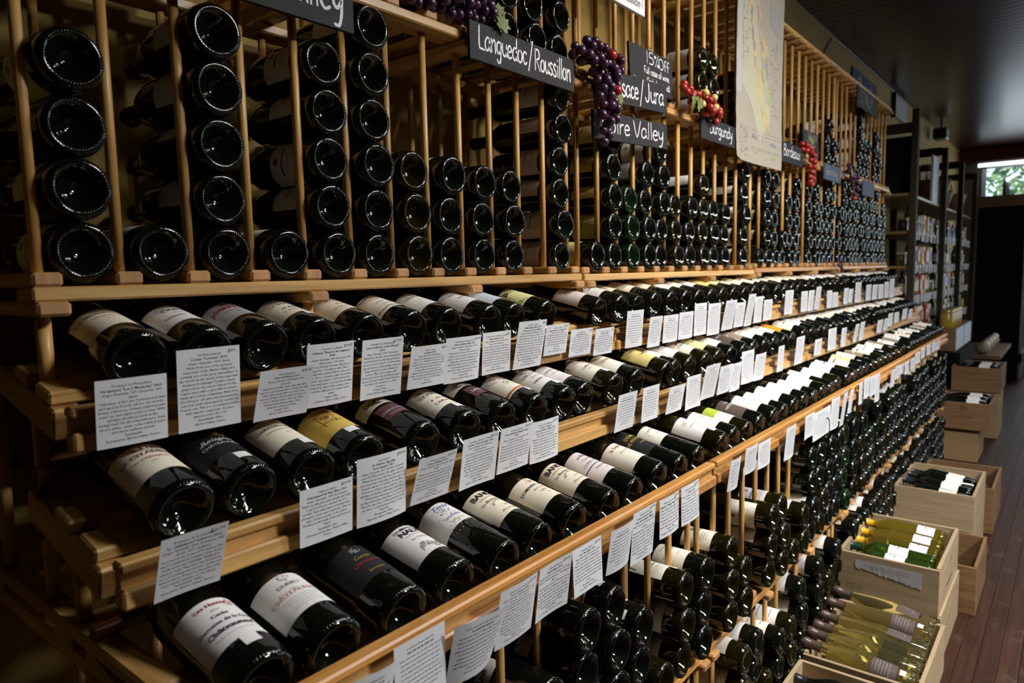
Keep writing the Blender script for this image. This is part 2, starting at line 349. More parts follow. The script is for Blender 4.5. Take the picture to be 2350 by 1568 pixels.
# stepped display stands: rails, sloping slats, neck boards
TIERS = [(.928, CAMH-.151, R(12)), (.818, CAMH-.317, R(13)), (.651, CAMH-.462, R(11))]
BC = [(.928+.026, CAMH-.106), (.818+.026, CAMH-.286), (.651+.026, CAMH-.452)]        # axis point of the bottle bases
for u, x in enumerate(UNITS):
    org = Vector((x, .65, .98))
    r = empty('display_stand', org, 'stepped pine display stand for tilted bottles, %s of the four' % UN[u], 'display stand', 'stepped display stands under the wall racks')
    for t, (yr, zt, tl) in enumerate(TIERS):
        yb, zb = BC[t]; jy = random.uniform(-.002, .002) if u else 0
        rail = empty('price_rail', Vector((x, yr, zt-.06))-org); rail.parent = r
        o2 = Vector((x, yr, zt-.06))
        wm = 'pine_worn' if t == 2 else 'pine_rail'
        put('cap_strip', rail, x, yr+jy, zt-.013, LEN, .024, .013, wm, .003, o2)
        put('backing_strip', rail, x+.002, yr+.009+jy, zt-.055, LEN-.004, .014, .042, 'pine_rail', .001, o2)
        put('lower_strip', rail, x, yr-.003+jy, zt-.055, LEN, .026, .024, wm, .003, o2)
        # two sloping slats and the neck board
        for k, d in enumerate((.035, .115) if t < 2 else (.030,)):
            q = cached(('sl', t), lambda: (lambda b: (b.box(0, LEN, 0, .05, -.018, 0, 'pine_x', .003), b.mesh('support_slat'))[1])(MB()))
            rr = .0405
            M = Matrix.Translation(Vector((x, yb+d*math.cos(tl)+rr*math.sin(tl), zb+d*math.sin(tl)-rr*math.cos(tl)))-org) @ Matrix.Rotation(tl, 4, 'X')
            obj('support_slat', q, r, mat=M)
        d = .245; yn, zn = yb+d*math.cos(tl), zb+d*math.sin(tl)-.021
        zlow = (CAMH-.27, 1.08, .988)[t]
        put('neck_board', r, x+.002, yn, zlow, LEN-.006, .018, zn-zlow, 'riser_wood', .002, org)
        for i in (0, 4, 8, 12):
            def mk():
                b = MB(); b.box(0, SW, .022, .265, -.062, -.020, 'pine_y', .003); return b.mesh('cross_bar')
            q = cached(('cb',), mk)
            M = Matrix.Translation(Vector((x+PIT*i, yb+.0405*math.sin(tl), zb-.0405*math.cos(tl)))-org) @ Matrix.Rotation(tl, 4, 'X')
            obj('cross_bar', q, r, mat=M)
            zb1 = zb-.0405+.15*math.tan(tl)-.055
            if t < 2: dowel(r, x+PIT*i+SW/2, yb+.15, .988, zb1, .0095, 12, 'post', org)
    for i in (0, 4, 8, 12):
        dowel(r, x+PIT*i+SW/2, YU+.03, BC[0][1]-.055, UZ-BT*2-.001, .0095, 12, 'post', org)
        dowel(r, x+PIT*i+SW/2, 1.29, .988, UZ-BT*2-.001, .0095, 12, 'post', org)
# base bin racks
YL, LZ, DZ, GZ = .668, CAMH-.937, .968, .085
for u, x in enumerate(UNITS):
    org = Vector((x, YL, 0))
    r = empty('bin_rack', org, 'low pine bin rack with dowel bars below the display rails, %s of four' % UN[u], 'wine rack', 'low bin racks standing on the floor')
    pallet(r, org, x, YL+.085, 1.345, DZ, feet=True, mids=(1.0,))
    pallet(r, org, x, YL, 1.345, LZ, front='pine_worn', mids=(1.0,))
    pallet(r, org, x, YL, 1.345, GZ, feet=False, mids=(1.0,))
    for i in (0, 6, 12): put('floor_foot', r, x+PIT*i, YL+.02, .001, SW, .62, GZ-BT-.001, 'pine_y', .003, org)
    for i in range(NS):
        cx = x+PIT*i+SW/2
        dowel(r, cx, YL+.045, LZ+BT, TIERS[2][1]-.055, org=org)
        dowel(r, cx, YL+.045, GZ+BT, LZ-BT-(.0 if i % 4 else BT), org=org)
        dowel(r, cx, 1.03, LZ+BT, DZ-BT-(.0 if i % 4 else BT), org=org); dowel(r, cx, 1.03, GZ+BT, LZ-BT-(.0 if i % 4 else BT), org=org)

# ------------------------------------------------------------------ bottles
PROF = {
 'burgundy': (.0400, [(.0400, .16), (.0385, .178), (.0335, .200), (.0255, .220), (.0185, .236), (.0155, .250), (.0145, .262)], .296),
 'bordeaux': (.0378, [(.0378, .188), (.0365, .199), (.0310, .211), (.0215, .220), (.0160, .228), (.0148, .240)], .302),
 'flute':    (.0372, [(.0372, .135), (.0355, .160), (.0310, .195), (.0250, .225), (.0190, .255), (.0155, .280)], .330)}
def glass_mesh(kind, mat, n, knurl=True):
    def mk():
        r, sh, h = PROF[kind]; q = MB()
        pr = [(.0003, .026), (.006, .0253), (.012, .022), (.018, .015), (.0230, .0085), (.0270, .0038), (.0298, .0012), (.0318, .0002), (.0334, .0002), (.0350, .0010), (r-.0028, .0036), (r-.0008, .0078), (r, .0125)]+sh
        pr += [(.0142, h-.022), (.0160, h-.020), (.0160, h-.006), (.0140, h-.001), (.0003, h)]
        if n < 16: pr = [(.0003, .024), (.012, .020), (.0225, .006), (.0300, 0), (r-.0025, .0035), (r, .0115)]+sh[:1]+sh[2:]+[(.0145, h), (.0003, h)]
        q.lathe(pr, n, mat)
        if knurl:
            k = 56
            for i in range(k):
                a = 2*PI*i/k
                if .12 < ((i/k+.03) % 1) < .145: continue
                def pt(rr, zz, da): t = a+da; return (rr*math.sin(t), -rr*math.cos(t), zz)
                d = .044
                q.add([pt(.0298, .0013, -d), pt(.0298, .0013, d), pt(r-.0016, .0056, d), pt(r-.0016, .0056, -d), pt(.0325, -.0010, 0), pt(r-.0026, .0018, 0)],
                      [(0, 1, 4), (1, 2, 5, 4), (2, 3, 5), (3, 0, 4, 5)], mat, True)
        return q.mesh('glass')
    return cached(('g', kind, mat, n, knurl), mk)
def cap_mesh(kind, mat, n=16):
    def mk():
        h = PROF[kind][2]; q = MB(); L_ = {'flute': .062}.get(kind, .058)
        q.lathe([(.0157 if kind != 'flute' else .0168, h-L_), (.0152, h-L_*.6), (.0150, h-.024), (.0166, h-.022), (.0168, h-.006), (.0150, h+.0008), (.0003, h+.001)], n, mat); return q.mesh('capsule')
    return cached(('c', kind, mat, n), mk)
class Lab:
    """print wrapped round the glass: patches and lines of type on a cylinder; local -Y is the label's middle"""
    def __init__(s, r): s.q = MB(); s.r = r
    def pt(s, u, z, lift): t = u/s.r; return ((s.r+lift)*math.sin(t), -(s.r+lift)*math.cos(t), z)
    def patch(s, hw, z0, z1, mat, lift=.0004, u0=0, n=14, corner=0, nz=1):
        v = []; f = []
        for j in range(nz+1):
            for i in range(n+1):
                a = -1+2*i/n; zz = z0+(z1-z0)*j/nz
                if corner and nz == 1:
                    e = max(0, (abs(a)-(1-corner))/corner); zz += (.012*e if j == 0 else -.012*e)
                v.append(s.pt(u0+a*hw, zz, lift))
        for j in range(nz):
            for i in range(n): k = j*(n+1)+i; f.append((k, k+1, k+n+2, k+n+1))
        s.q.add(v, f, mat, True)
    def disc(s, u0, z0, r, mat, lift=.0007, sx=1):
        v = [s.pt(u0, z0, lift)]+[s.pt(u0+sx*r*math.cos(i*PI/7), z0+r*math.sin(i*PI/7), lift) for i in range(14)]
        s.q.add(v, [(0, 1+i, 1+(i+1) % 14) for i in range(14)], mat, True)
    def line(s, body, z, size, mat, bold=0, shear=0, u0=0, fit=None, lift=.0007, res=2):
        v, f = text2d(body, size, bold, shear, 'CENTER', res)
        if not v: return
        k = 1
        if fit:
            w_ = max(x for x, y in v)-min(x for x, y in v); k = min(1, fit/w_) if w_ else 1
        s.q.add([s.pt(u0+x*k, z+y, lift) for x, y in v], f, mat)
    def poly(s, pts, mat, lift=.0007): s.q.add([s.pt(u, z, lift) for u, z in pts], [tuple(range(len(pts)))], mat)
    def rows(s, z, n, dz, hw, mat, u0=0, h=.0009):
        for i in range(n):
            k = hw*random.uniform(.6, 1); zz = z-i*dz; u = -k
            while u < k:
                w_ = random.uniform(.0025, .006)
                s.poly([(u0+u, zz), (u0+min(u+w_, k), zz), (u0+min(u+w_, k), zz+h), (u0+u, zz+h)], mat); u += w_+.0012
    def mesh(s): return s.q.mesh('label')
# (kind, glass, capsule, half width, z0, z1, paper, [(line, z, size, ink, bold, shear)], extra)
W, CR, IV, PK, YE, LE, BK = 'paper_white', 'paper_cream', 'paper_ivory', 'paper_pink', 'paper_yellow', 'paper_lemon', 'paper_black'
KB, KG, KR, KO, KW, KL = 'ink_black', 'ink_grey', 'ink_red', 'ink_gold', 'ink_white', 'ink_blue'
def D(kind, paper, lines, z0=.045, z1=.122, hw=.049, glass='glass_black', cap='cap_black', extra=None, sticker=False, spin=0):
    return dict(kind=kind, paper=paper, lines=lines, z0=z0, z1=z1, hw=hw, glass=glass, cap=cap, extra=extra, sticker=sticker, spin=spin)
def x_sketch(c, z=.072, w=.022):
    def f(L):
        for i in range(26):
            u = random.uniform(-w, w); h = random.uniform(.002, .011)*(1-abs(u)/w*.6); L.poly([(u, z), (u+.0014, z), (u+.0010, z+h), (u+.0002, z+h)], c)
        L.poly([(-w, z-.0008), (w, z-.0008), (w, z), (-w, z)], c)
    return f
def x_trees(L):
    for i in range(260):
        a = random.random(); u = -.02+a*.048; z = .054+random.random()*.016*(1-abs(a-.5))+.006*math.sin(a*9); s = random.uniform(.0006, .0016)
        L.poly([(u, z), (u+s, z-s*.4), (u+s*1.3, z+s), (u, z+s*1.2)], 'ink_grey')
def x_saint(L):
    L.poly([(-.016, .068), (.008, .068), (.008, .102), (-.016, .102)], 'ink_orange')
    L.disc(-.004, .092, .0065, 'ink_gold', .0009); L.disc(-.003, .089, .003, 'ink_red', .0011)
    for i in range(40):
        u, z = random.uniform(-.015, .006), random.uniform(.069, .099); L.poly([(u, z), (u+.002, z+.0005), (u+.0015, z+.002)], random.choice((KR, KL, KO, 'ink_green', 'ink_tan')), .0010)
    for z in (.0475, .1185): L.poly([(-.046, z), (.046, z), (.046, z+.0008), (-.046, z+.0008)], KO)
def x_purple(L):
    L.patch(.026, .048, .078, 'paper_purple', .0008, 0, 10)
def x_duo(L):
    L.q.v.clear(); L.q.f.clear(); L.q.m.clear(); L.q.smooth.clear()
    L.patch(.049, .100, .130, IV); L.patch(.027, .056, .094, 'paper_purple')
    L.line('DOMAINE', .112, .0125, KB, .02, fit=.058); L.disc(.0, .126, .0035, KB); L.disc(.004, .124, .0025, KB)
    L.rows(.107, 1, .003, .02, KG)
def x_band(L): L.patch(.049, .048, .0535, 'ink_orange', .0007)
def x_ornate(L):
    for i in range(90):
        a = random.choice((0, 1, 2, 3)); b = random.uniform(-1, 1)
        u, z = ((-.040, .084+.034*b), (.040, .084+.034*b), (.044*b, .0505), (.044*b, .1165))[a]
        u += random.uniform(-.0035, .0035); z += random.uniform(-.0035, .0035); s = random.uniform(.001, .0024)
        L.poly([(u, z), (u+s, z), (u+s*.7, z+s), (u-s*.3, z+s*.8)], KB)
    L.disc(-.034, .105, .006, KB); L.disc(-.034, .105, .003, 'ink_gold', .0009)
def x_border(c=KG):
    def f(L):
        for z in (.0475, .1185): L.poly([(-.046, z), (.046, z), (.046, z+.0006), (-.046, z+.0006)], c)
        for u in (-.046, .0454): L.poly([(u, .0475), (u+.0006, .0475), (u+.0006, .119), (u, .119)], c)
    return f
def x_wave(L):
    for z in (.053, .114):
        for i in range(24):
            u = -.046+i*.0038; L.poly([(u, z+.0015*math.sin(i)), (u+.0034, z+.0015*math.sin(i+1)), (u+.0034, z+.0022+.0015*math.sin(i+1)), (u, z+.0018+.0015*math.sin(i))], KB)
def x_crest(c=KO, z=.100, u0=0):
    def f(L):
        for i in range(28):
            a = random.random()*6.28; rr = .0075*math.sqrt(random.random()); u, zz = u0+rr*math.cos(a), z+rr*math.sin(a); s = random.uniform(.001, .0022)
            L.poly([(u, zz), (u+s, zz+.0003), (u+s*.8, zz+s), (u, zz+s*.8)], c)
    return f
def x_bird(L):
    L.poly([(-.044, .106), (-.02, .100), (.006, .104), (.018, .110), (.010, .121), (-.042, .121)], 'ink_green', .0008)
    L.disc(-.002, .110, .0065, KB, .0010); L.disc(.012, .108, .005, 'ink_orange', .0010); L.disc(.012, .108, .0025, KB, .0012)
def x_tree_blue(L):
    for i in range(70):
        u, z = random.uniform(-.03, .03), random.uniform(.075, .118); s = random.uniform(.001, .003); L.poly([(u, z), (u+s, z), (u+s*.5, z+s)], 'ink_tan')
    for i in range(30):
        u, z = random.gauss(0, .007), random.gauss(.128, .005); s = random.uniform(.001, .003); L.poly([(u, z), (u+s, z), (u+s*.5, z+s)], 'ink_blue')
def x_hill(L):
    for i in range(120):
        a = random.random()*PI; rr = .7+.3*random.random(); u, z = -.002+.021*rr*math.cos(a), .091+.012*rr*math.sin(a); L.poly([(u, z), (u+.002, z), (u+.0018, z+.0006)], KB)
    L.poly([(-.022, .090), (.019, .090), (.019, .0906), (-.022, .0906)], KB)
def x_two(L): L.patch(.046, .0905, .0925, 'paper_black', .0007)
def x_frame_gold(L):
    for z in (.052, .058, .128): L.poly([(-.046, z), (.046, z), (.046, z+.0005), (-.046, z+.0005)], KO)
def x_lime(L): L.patch(.05, .088, .122, 'paper_green', .0006)
def x_stripe_blue(L): L.poly([(-.03, .1005), (.016, .1005), (.016, .1035), (-.03, .1035)], KL)
def both(*fs):
    def f(L):
        for g in fs: g(L)
    return f
NEAR = {}
NEAR[0] = [
 D('burgundy', CR, [('LA MONARDIÈRE', .100, .0105, KG, .01, 0), ('Vacqueyras', .086, .008, KR, 0, .3), ('2010', .074, .005, KG, 0, 0)]),
 D('burgundy', W, [('2012', .112, .0055, KG, 0, 0), ('CORNAS', .094, .0125, KB, .01, 0), ('Coteaux', .082, .008, KG, 0, .3), ('TARDIEU - LAURENT', .066, .0075, KR, .01, 0)], extra=x_crest('paper_grey', .104, -.025)),
 D('burgundy', 'paper_grey', [('MAS', .108, .011, KR, .02, 0), ('JOSEPHINE', .092, .0150, KR, .02, 0), ('Côtes du Rhône', .080, .0058, KB, 0, 0), ('2012', .070, .005, KB, 0, 0)], z0=.052),
 D('burgundy', CR, [('ORATOIRE', .106, .0125, KG, 0, 0), ('ST MARTIN', .093, .0125, KG, 0, 0), ('CAIRANNE', .058, .010, 'ink_tan', 0, 0)], extra=x_sketch(KL, .074), sticker=True),
 D('burgundy', CR, [('DOMAINE DE', .108, .0095, KR, .01, 0), ('2014', .094, .0065, KR, 0, 0), ('Cuvée', .078, .0105, KB, 0, .35), ('CÔTES DU RHÔNE', .060, .0075, KG, 0, 0)], extra=x_crest(KB, .094, .024)),
 D('burgundy', 'paper_ivory', [('Saint', .098, .009, KG, 0, .4), ('SAINT COSME', .080, .0078, KG, 0, 0), ('CONDRIEU', .066, .007, KG, 0, 0)], extra=x_wave),
 D('burgundy', W, [('LES', .108, .008, KG, 0, 0), ('GRANDS BOIS', .094, .0105, KG, 0, 0), ('La Vigne', .078, .009, 'ink_tan', 0, .35)]),
 D('burgundy', W, [('COTEAUX', .098, .0105, KG, 0, 0), ('RASTEAU', .076, .009, KR, 0, 0)], extra=x_crest('ink_tan', .112, .0)),
 D('burgundy', 'paper_blue', [('2007', .098, .006, KG, 0, 0)], extra=x_border('paper_grey')),
 D('burgundy', LE, [('CARIG', .084, .009, KG, 0, 0)], extra=x_ornate),
 None,
 D('bordeaux', PK, [('CARIGNAN', .092, .0095, KG, 0, 0), ('2014', .078, .005, KR, 0, 0), ('Vin de France', .066, .006, KR, 0, 0)], extra=both(x_border(KG), x_sketch(KR, .106, .014))),
]
NEAR[1] = [
 D('burgundy', CR, [('LA CITADELLE', .093, .0115, KB, 0, 0), ('Le Châtaignier', .081, .0078, KR, 0, .3), ('2012', .070, .005, KG, 0, 0)], extra=x_sketch(KR, .108, .012)),
 D('burgundy', BK, [('Relagnes', .088, .0135, 'ink_white', 0, .3), ('CHÂTEAUNEUF', .076, .008, 'ink_white', 0, 0), ('2013', .087, .006, 'ink_white', 0, 0)], extra=both(x_frame_gold, x_crest(KO, .110, .0), x_crest(KO, .108, .012)), sticker=True, z0=.05, z1=.130),
 D('burgundy', CR, [('CHÂTEAU SIXTINE', .094, .0092, KB, 0, 0), ('Châteauneuf du Pape', .083, .0065, KG, 0, .3), ('2011', .070, .006, KG, 0, 0)], extra=x_crest('ink_tan', .112), sticker=True),
 D('burgundy', 'paper_gold', [('Domaine', .109, .0080, KR, 0, .2), ('SAINT DAMIEN', .101, .0060, KR, .01, 0), ('GIGONDAS', .074, .0085, KO, 0, 0)], extra=x_saint, sticker=True),
 D('burgundy', IV, [('CÔTES DU RHÔNE', .072, .0062, 'ink_white', 0, 0), ('Mis en bouteille', .062, .0048, 'ink_pink', 0, .3)], extra=x_duo),
 D('burgundy', IV, [('ORATOIRE', .106, .0120, KG, 0, 0), ('ST MARTIN', .093, .0120, KG, 0, 0), ('CAIRANNE', .058, .010, KR, 0, 0)], extra=x_sketch(KR, .074), sticker=True),
 D('burgundy', IV, [('LAUDUN', .072, .0098, 'ink_white', .02, 0), ('Mis en bouteille', .062, .0050, 'ink_pink', 0, .3)], extra=x_duo),
 D('burgundy', IV, [('Domaine', .098, .0075, KB, 0, .3), ('A', .092, .020, 'ink_orange', 0, .3), ('CUVÉE', .070, .006, KG, 0, 0)], extra=both(x_band, x_crest('ink_red', .110, -.02), x_crest(KB, .082, -.012)), sticker=True),
 D('burgundy', W, [('2011', .112, .005, KG, 0, 0), ('VACQUEYRAS', .094, .0115, KG, 0, 0), ('Vieilles Vignes', .081, .0078, KG, 0, .3), ('TARDIEU - LAURENT', .065, .0072, KR, .02, 0)], sticker=True),
 D('burgundy', W, [('EXPRESSION', .092, .0090, KG, 0, 0), ('Roussillon', .078, .007, KG, 0, .3)], extra=lambda L: L.patch(.049, .045, .062, 'paper_pink', .0006)),
 D('burgundy', IV, [('L\'effet Papillon', .076, .0095, KB, 0, 0), ('Côtes du Roussillon', .066, .0052, KG, 0, 0)], glass='glass_olive', extra=x_bird, sticker=True),
 D('burgundy', IV, [('Domaine', .106, .0062, KO, 0, .2), ('TRÉMOINE', .086, .0125, 'ink_tan', .01, 0), ('2011', .066, .005, KG, 0, 0)]),
 D('burgundy', YE, [('SANCERRE', .106, .0105, KG, 0, 0), ('2012', .060, .0055, KG, 0, 0)], glass='glass_olive', extra=both(x_border(KO), x_sketch(KB, .078, .026))),
 D('burgundy', IV, [('Menetou Salon', .096, .0085, KG, 0, .3), ('2012', .080, .0055, 'ink_tan', 0, 0)], sticker=True),
 D('burgundy', W, [('BOURGOGNE', .094, .0090, KG, 0, 0), ('CHARDONNAY', .082, .0080, KG, 0, 0), ('2012', .060, .0055, KG, 0, 0)], glass='glass_olive'),
 D('burgundy', CR, [('MACON', .094, .0115, KB, .01, 0), ('CHAINTRE', .080, .0115, KB, .01, 0)], glass='glass_olive', extra=x_crest(KB, .112)),
 D('burgundy', LE, [('TALMARD', .086, .0110, 'ink_green', 0, 0)], glass='glass_olive', extra=x_border(KO)),
 D('burgundy', W, [('2011', .090, .007, KG, 0, 0)], extra=lambda L: L.poly([(-.005, .112), (.004, .112), (.004, .117), (-.005, .117)], KL)),
 D('burgundy', 'paper_brown', [('BOURGOGNE', .090, .010, 'ink_white', 0, 0)], sticker=True),
 D('burgundy', 'paper_tan', [('BOURGOGNE', .088, .009, 'ink_white', 0, 0)]),
 D('burgundy', IV, [('PINOT NOIR', .088, .0085, KG, 0, 0)]), D('burgundy', IV, [('Fixin', .092, .009, KG, 0, .3)], extra=x_border(KO)),
 D('bordeaux', W, [('CHÂTEAU', .10, .009, KG, 0, 0)], extra=x_stripe_blue), D('bordeaux', 'paper_orange', [('2011', .09, .008, KR, 0, 0)]),
]
NEAR[2] = [
 D('burgundy', W, [('Les Hautes', .112, .0085, KR, .02, 0), ('2010', .101, .0055, KG, 0, 0), ('Cuvée', .090, .0075, KB, .02, 0), ('Domaine de la Côte', .078, .0078, KB, .02, 0), ('Châteauneuf', .064, .0110, KB, .02, 0)], extra=both(x_crest(KR, .112, .022), lambda L: L.rows(.056, 1, .003, .03, KG)), sticker=True, z0=.043, z1=.126),
 D('burgundy', W, [('DURIEU', .096, .0085, KG, .01, 0), ('CHÂTEAUNEUF', .079, .0105, 'ink_pink', .01, 0), ('2011', .086, .004, KG, 0, 0)], extra=both(x_crest(KG, .113), lambda L: L.rows(.072, 5, .0045, .03, 'paper_grey'))),
 D('burgundy', BK, [('Cuvée', .092, .0098, KO, 0, .1), ('Châteauneuf', .080, .0090, 'ink_red', .01, .2), ('Domaine', .060, .0065, KO, 0, 0)], extra=x_crest('paper_grey', .110), z0=.05, z1=.125),
 D('burgundy', W, [('DOMAINE DE', .112, .0080, KB, .01, 0), ('NALYS', .100, .0145, KB, .03, 0), ('CHÂTEAUNEUF', .093, .0052, KG, 0, 0), ('Le Château', .082, .0070, KR, 0, .3)], extra=x_trees),
 D('bordeaux', W, [('Terre', .137, .0135, KL, 0, .4), ('D\'OMBRE', .107, .0075, 'ink_blue', 0, 0), ('BANDOL', .096, .006, 'ink_tan', 0, 0)], z0=.088, z1=.152, extra=x_tree_blue),
 D('bordeaux', CR, [('BANDOL', .124, .0165, KB, .02, 0), ('APPELLATION BANDOL', .116, .0050, KR, 0, 0), ('La Bastide Blanche', .104, .0090, KB, 0, .35), ('2013', .080, .0060, KB, 0, 0), ('Mis en Bouteille', .068, .0068, KR, 0, .3)], z0=.060, z1=.142, extra=x_hill),
 D('burgundy', CR, [('DOMAINE LAFOND', .092, .0092, KB, .005, 0), ('ROC-ÉPINE', .081, .0066, KR, 0, 0), ('LIRAC', .070, .0085, KG, 0, 0), ('2012', .061, .0045, KG, 0, 0)], extra=x_crest(KR, .111)),
 D('bordeaux', CR, [('BANDOL', .124, .0165, KB, .02, 0), ('APPELLATION BANDOL', .116, .0050, KR, 0, 0), ('La Bastide Blanche', .104, .0090, KB, 0, .35), ('2013', .080, .0060, KB, 0, 0), ('Mis en Bouteille', .068, .0068, KR, 0, .3)], z0=.060, z1=.142, extra=x_hill),
 D('bordeaux', PK, [('CUVÉE', .112, .0095, KG, 0, 0), ('CONSTANCE', .099, .0095, KG, 0, 0), ('THUNEVIN', .077, .0072, KB, 0, 0), ('2009', .066, .0045, KG, 0, 0)], z0=.055, z1=.146, extra=both(x_two, x_sketch(KG, .126, .016))),
 D('burgundy', IV, [('la Liquière', .104, .0120, KR, 0, 0), ('FAUGÈRES', .084, .0078, 'ink_tan', 0, 0), ('2012', .072, .0048, KG, 0, 0)]),
 D('bordeaux', BK, [('DOMAINE', .128, .0120, KO, .02, 0), ('DE FONTSAINTE', .113, .0110, KO, .02, 0), ('CORBIÈRES', .096, .0065, KO, 0, 0)], z0=.066, z1=.156, extra=x_frame_gold),
 D('bordeaux', IV, [('L\'HOSPITALET', .124, .0088, KG, 0, 0), ('MINERVOIS', .106, .0055, 'ink_red', 0, 0)], z0=.085, z1=.146, extra=lambda L: L.poly([(-.03, .1145), (.016, .1145), (.016, .1195), (-.03, .1195)], KL)),
 D('burgundy', W, [('La Rivière', .104, .0075, KG, 0, 0), ('SAUVIGNON', .080, .0068, KG, .01, 0)], glass='glass_olive', extra=x_crest(KO, .098, -.018), sticker=True),
 D('burgundy', IV, [('Domaine des', .108, .0078, KG, 0, .3), ('SAUMUR', .090, .0100, KG, 0, 0), ('Cuvée', .074, .008, KG, 0, .3)]),
 D('bordeaux', IV, [('2014', .070, .006, KG, 0, 0)], extra=x_lime, glass='glass_olive'),
 D('burgundy', 'paper_brown', [('CLOS', .104, .0095, 'ink_white', 0, 0), ('MONTAGNE', .088, .0110, 'ink_white', 0, 0)], extra=x_frame_gold),
 D('burgundy', W, [('CHINON', .090, .0100, KR, 0, 0)]), D('bordeaux', IV, [('2012', .080, .0060, KG, 0, 0)], extra=x_border(KO), sticker=True),
 D('burgundy', W, [('BOURGUEIL', .090, .0090, KG, 0, 0)]), D('burgundy', W, [('Brouilly', .090, .0100, KG, 0, .2)]), D('bordeaux', W, [('CHÂTEAU', .095, .0095, KG, 0, 0)]), D('burgundy', W, [('Fleurie', .092, .010, KR, 0, .3)], extra=x_crest('ink_pink', .07, .02)),
]
reqs = []
for L_ in NEAR.values():
    for d in L_:
        if d: reqs += [(b, bo, sh, 'CENTER', 2) for b, z, s, c, bo, sh in d['lines']]
def label_mesh(d, detail=True):
    L = Lab(PROF[d['kind']][0]); L.patch(d['hw'], d['z0'], d['z1'], d['paper'], corner=0)
    if d['extra'] and detail: d['extra'](L)
    if detail:
        for b, z, s, c, bo, sh in d['lines']:
            u0 = -.02 if (d['paper'] == BK and b == '2013') else 0
            L.line(b, z, s, c, bo, sh, u0, fit=2*d['hw']-.012, lift=.0010)
    return L.mesh()
# plain far labels: colour patches with rows of small print
def far_label(kind, paper, ic, style, z0, z1):
    def mk():
        random.seed(hash((kind, paper, style)) % 1000 if False else len(paper)*7+style)
        L = Lab(PROF[kind][0]); L.patch(.048, z0, z1, paper, n=12)
        h = z1-z0
        if style % 3 == 0: L.rows(z0+h*.7, 1, .01, .03, ic, h=.006); L.rows(z0+h*.5, 4, h*.1, .028, 'ink_grey')
        elif style % 3 == 1: L.disc(0, z0+h*.78, .006, ic); L.rows(z0+h*.5, 1, .01, .026, ic, h=.005); L.rows(z0+h*.36, 3, h*.09, .03, 'ink_grey')
        else: L.rows(z0+h*.8, 5, h*.13, .034, 'ink_grey', h=.0016)
        return L.mesh()
    return cached(('fl', kind, paper, ic, style, z0, z1), mk)
def sticker_mesh(kind):
    def mk(): L = Lab(PROF[kind][0]); L.patch(.0095, .0265, .043, 'paper_white', .0009, .004, 5); L.rows(.036, 2, .004, .006, 'ink_grey', .004, .001) if False else None; return L.q.mesh('price_sticker')
    return cached(('st', kind), mk)
def neck_mesh(kind):
    """round trade sticker on the shoulder side of the label"""
    def mk(): L = Lab(PROF[kind][0]); L.disc(.062, .085, .015, 'ink_grey', .0006); return L.q.mesh('round_sticker')
    return cached(('ns', kind), mk)
FARP = [(W, KG), (W, KR), (IV, KG), (CR, KB), (W, KB), (IV, KO), (CR, KR), (W, KG), (LE, KG), (PK, KR), ('paper_black', KO), ('paper_tan', KW)]
BOT = []        # every bottle: (matrix, design, (label, group))
def lie(x, y, z, tilt, yaw=0, spin=0):
    return Matrix.Translation((x, y, z)) @ Matrix.Rotation(yaw, 4, 'Z') @ Matrix.Rotation(-(PI/2-tilt), 4, 'X') @ Matrix.Rotation(spin, 4, 'Z')
def rand_design(kinds=('burgundy', 'burgundy', 'bordeaux'), glasses=('glass_black',)*5+('glass_olive',), papers=FARP, caps=('cap_black', 'cap_black', 'cap_red', 'cap_brown', 'cap_gold')):
    k = random.choice(kinds); p, i = random.choice(papers)
    return dict(kind=k, far=(p, i, random.randrange(3), random.choice((.04, .05)), random.choice((.11, .12, .13))), glass=random.choice(glasses), cap=random.choice(caps), sticker=random.random() < .3)
TN = ['top', 'middle', 'lowest']
PNAME = {W: 'white', IV: 'ivory', CR: 'cream', PK: 'pinkish', YE: 'yellow', LE: 'lemon yellow', BK: 'black', 'paper_gold': 'golden yellow', 'paper_grey': 'grey', 'paper_blue': 'pale blue', 'paper_brown': 'dark brown', 'paper_tan': 'tan', 'paper_orange': 'orange', 'paper_purple': 'purple', 'paper_green': 'green'}
TX = [{0: .396, 1: .487, 2: 0.583, 6: 0.981, 7: 1.103, 9: 1.306, 11: 1.537}, {0: 0.392, 1: 0.482, 2: 0.576, 4: 0.797, 5: 0.904, 6: 1.011, 7: 1.111, 8: 1.218, 10: 1.429, 11: 1.53, 12: 1.699}, {1: 0.484, 2: 0.594, 3: 0.697, 4: 0.804, 5: 0.897, 6: 1.001, 7: 1.116, 8: 1.213, 9: 1.327, 10: 1.423, 11: 1.52, 12: 1.665, 0: 0.390}]
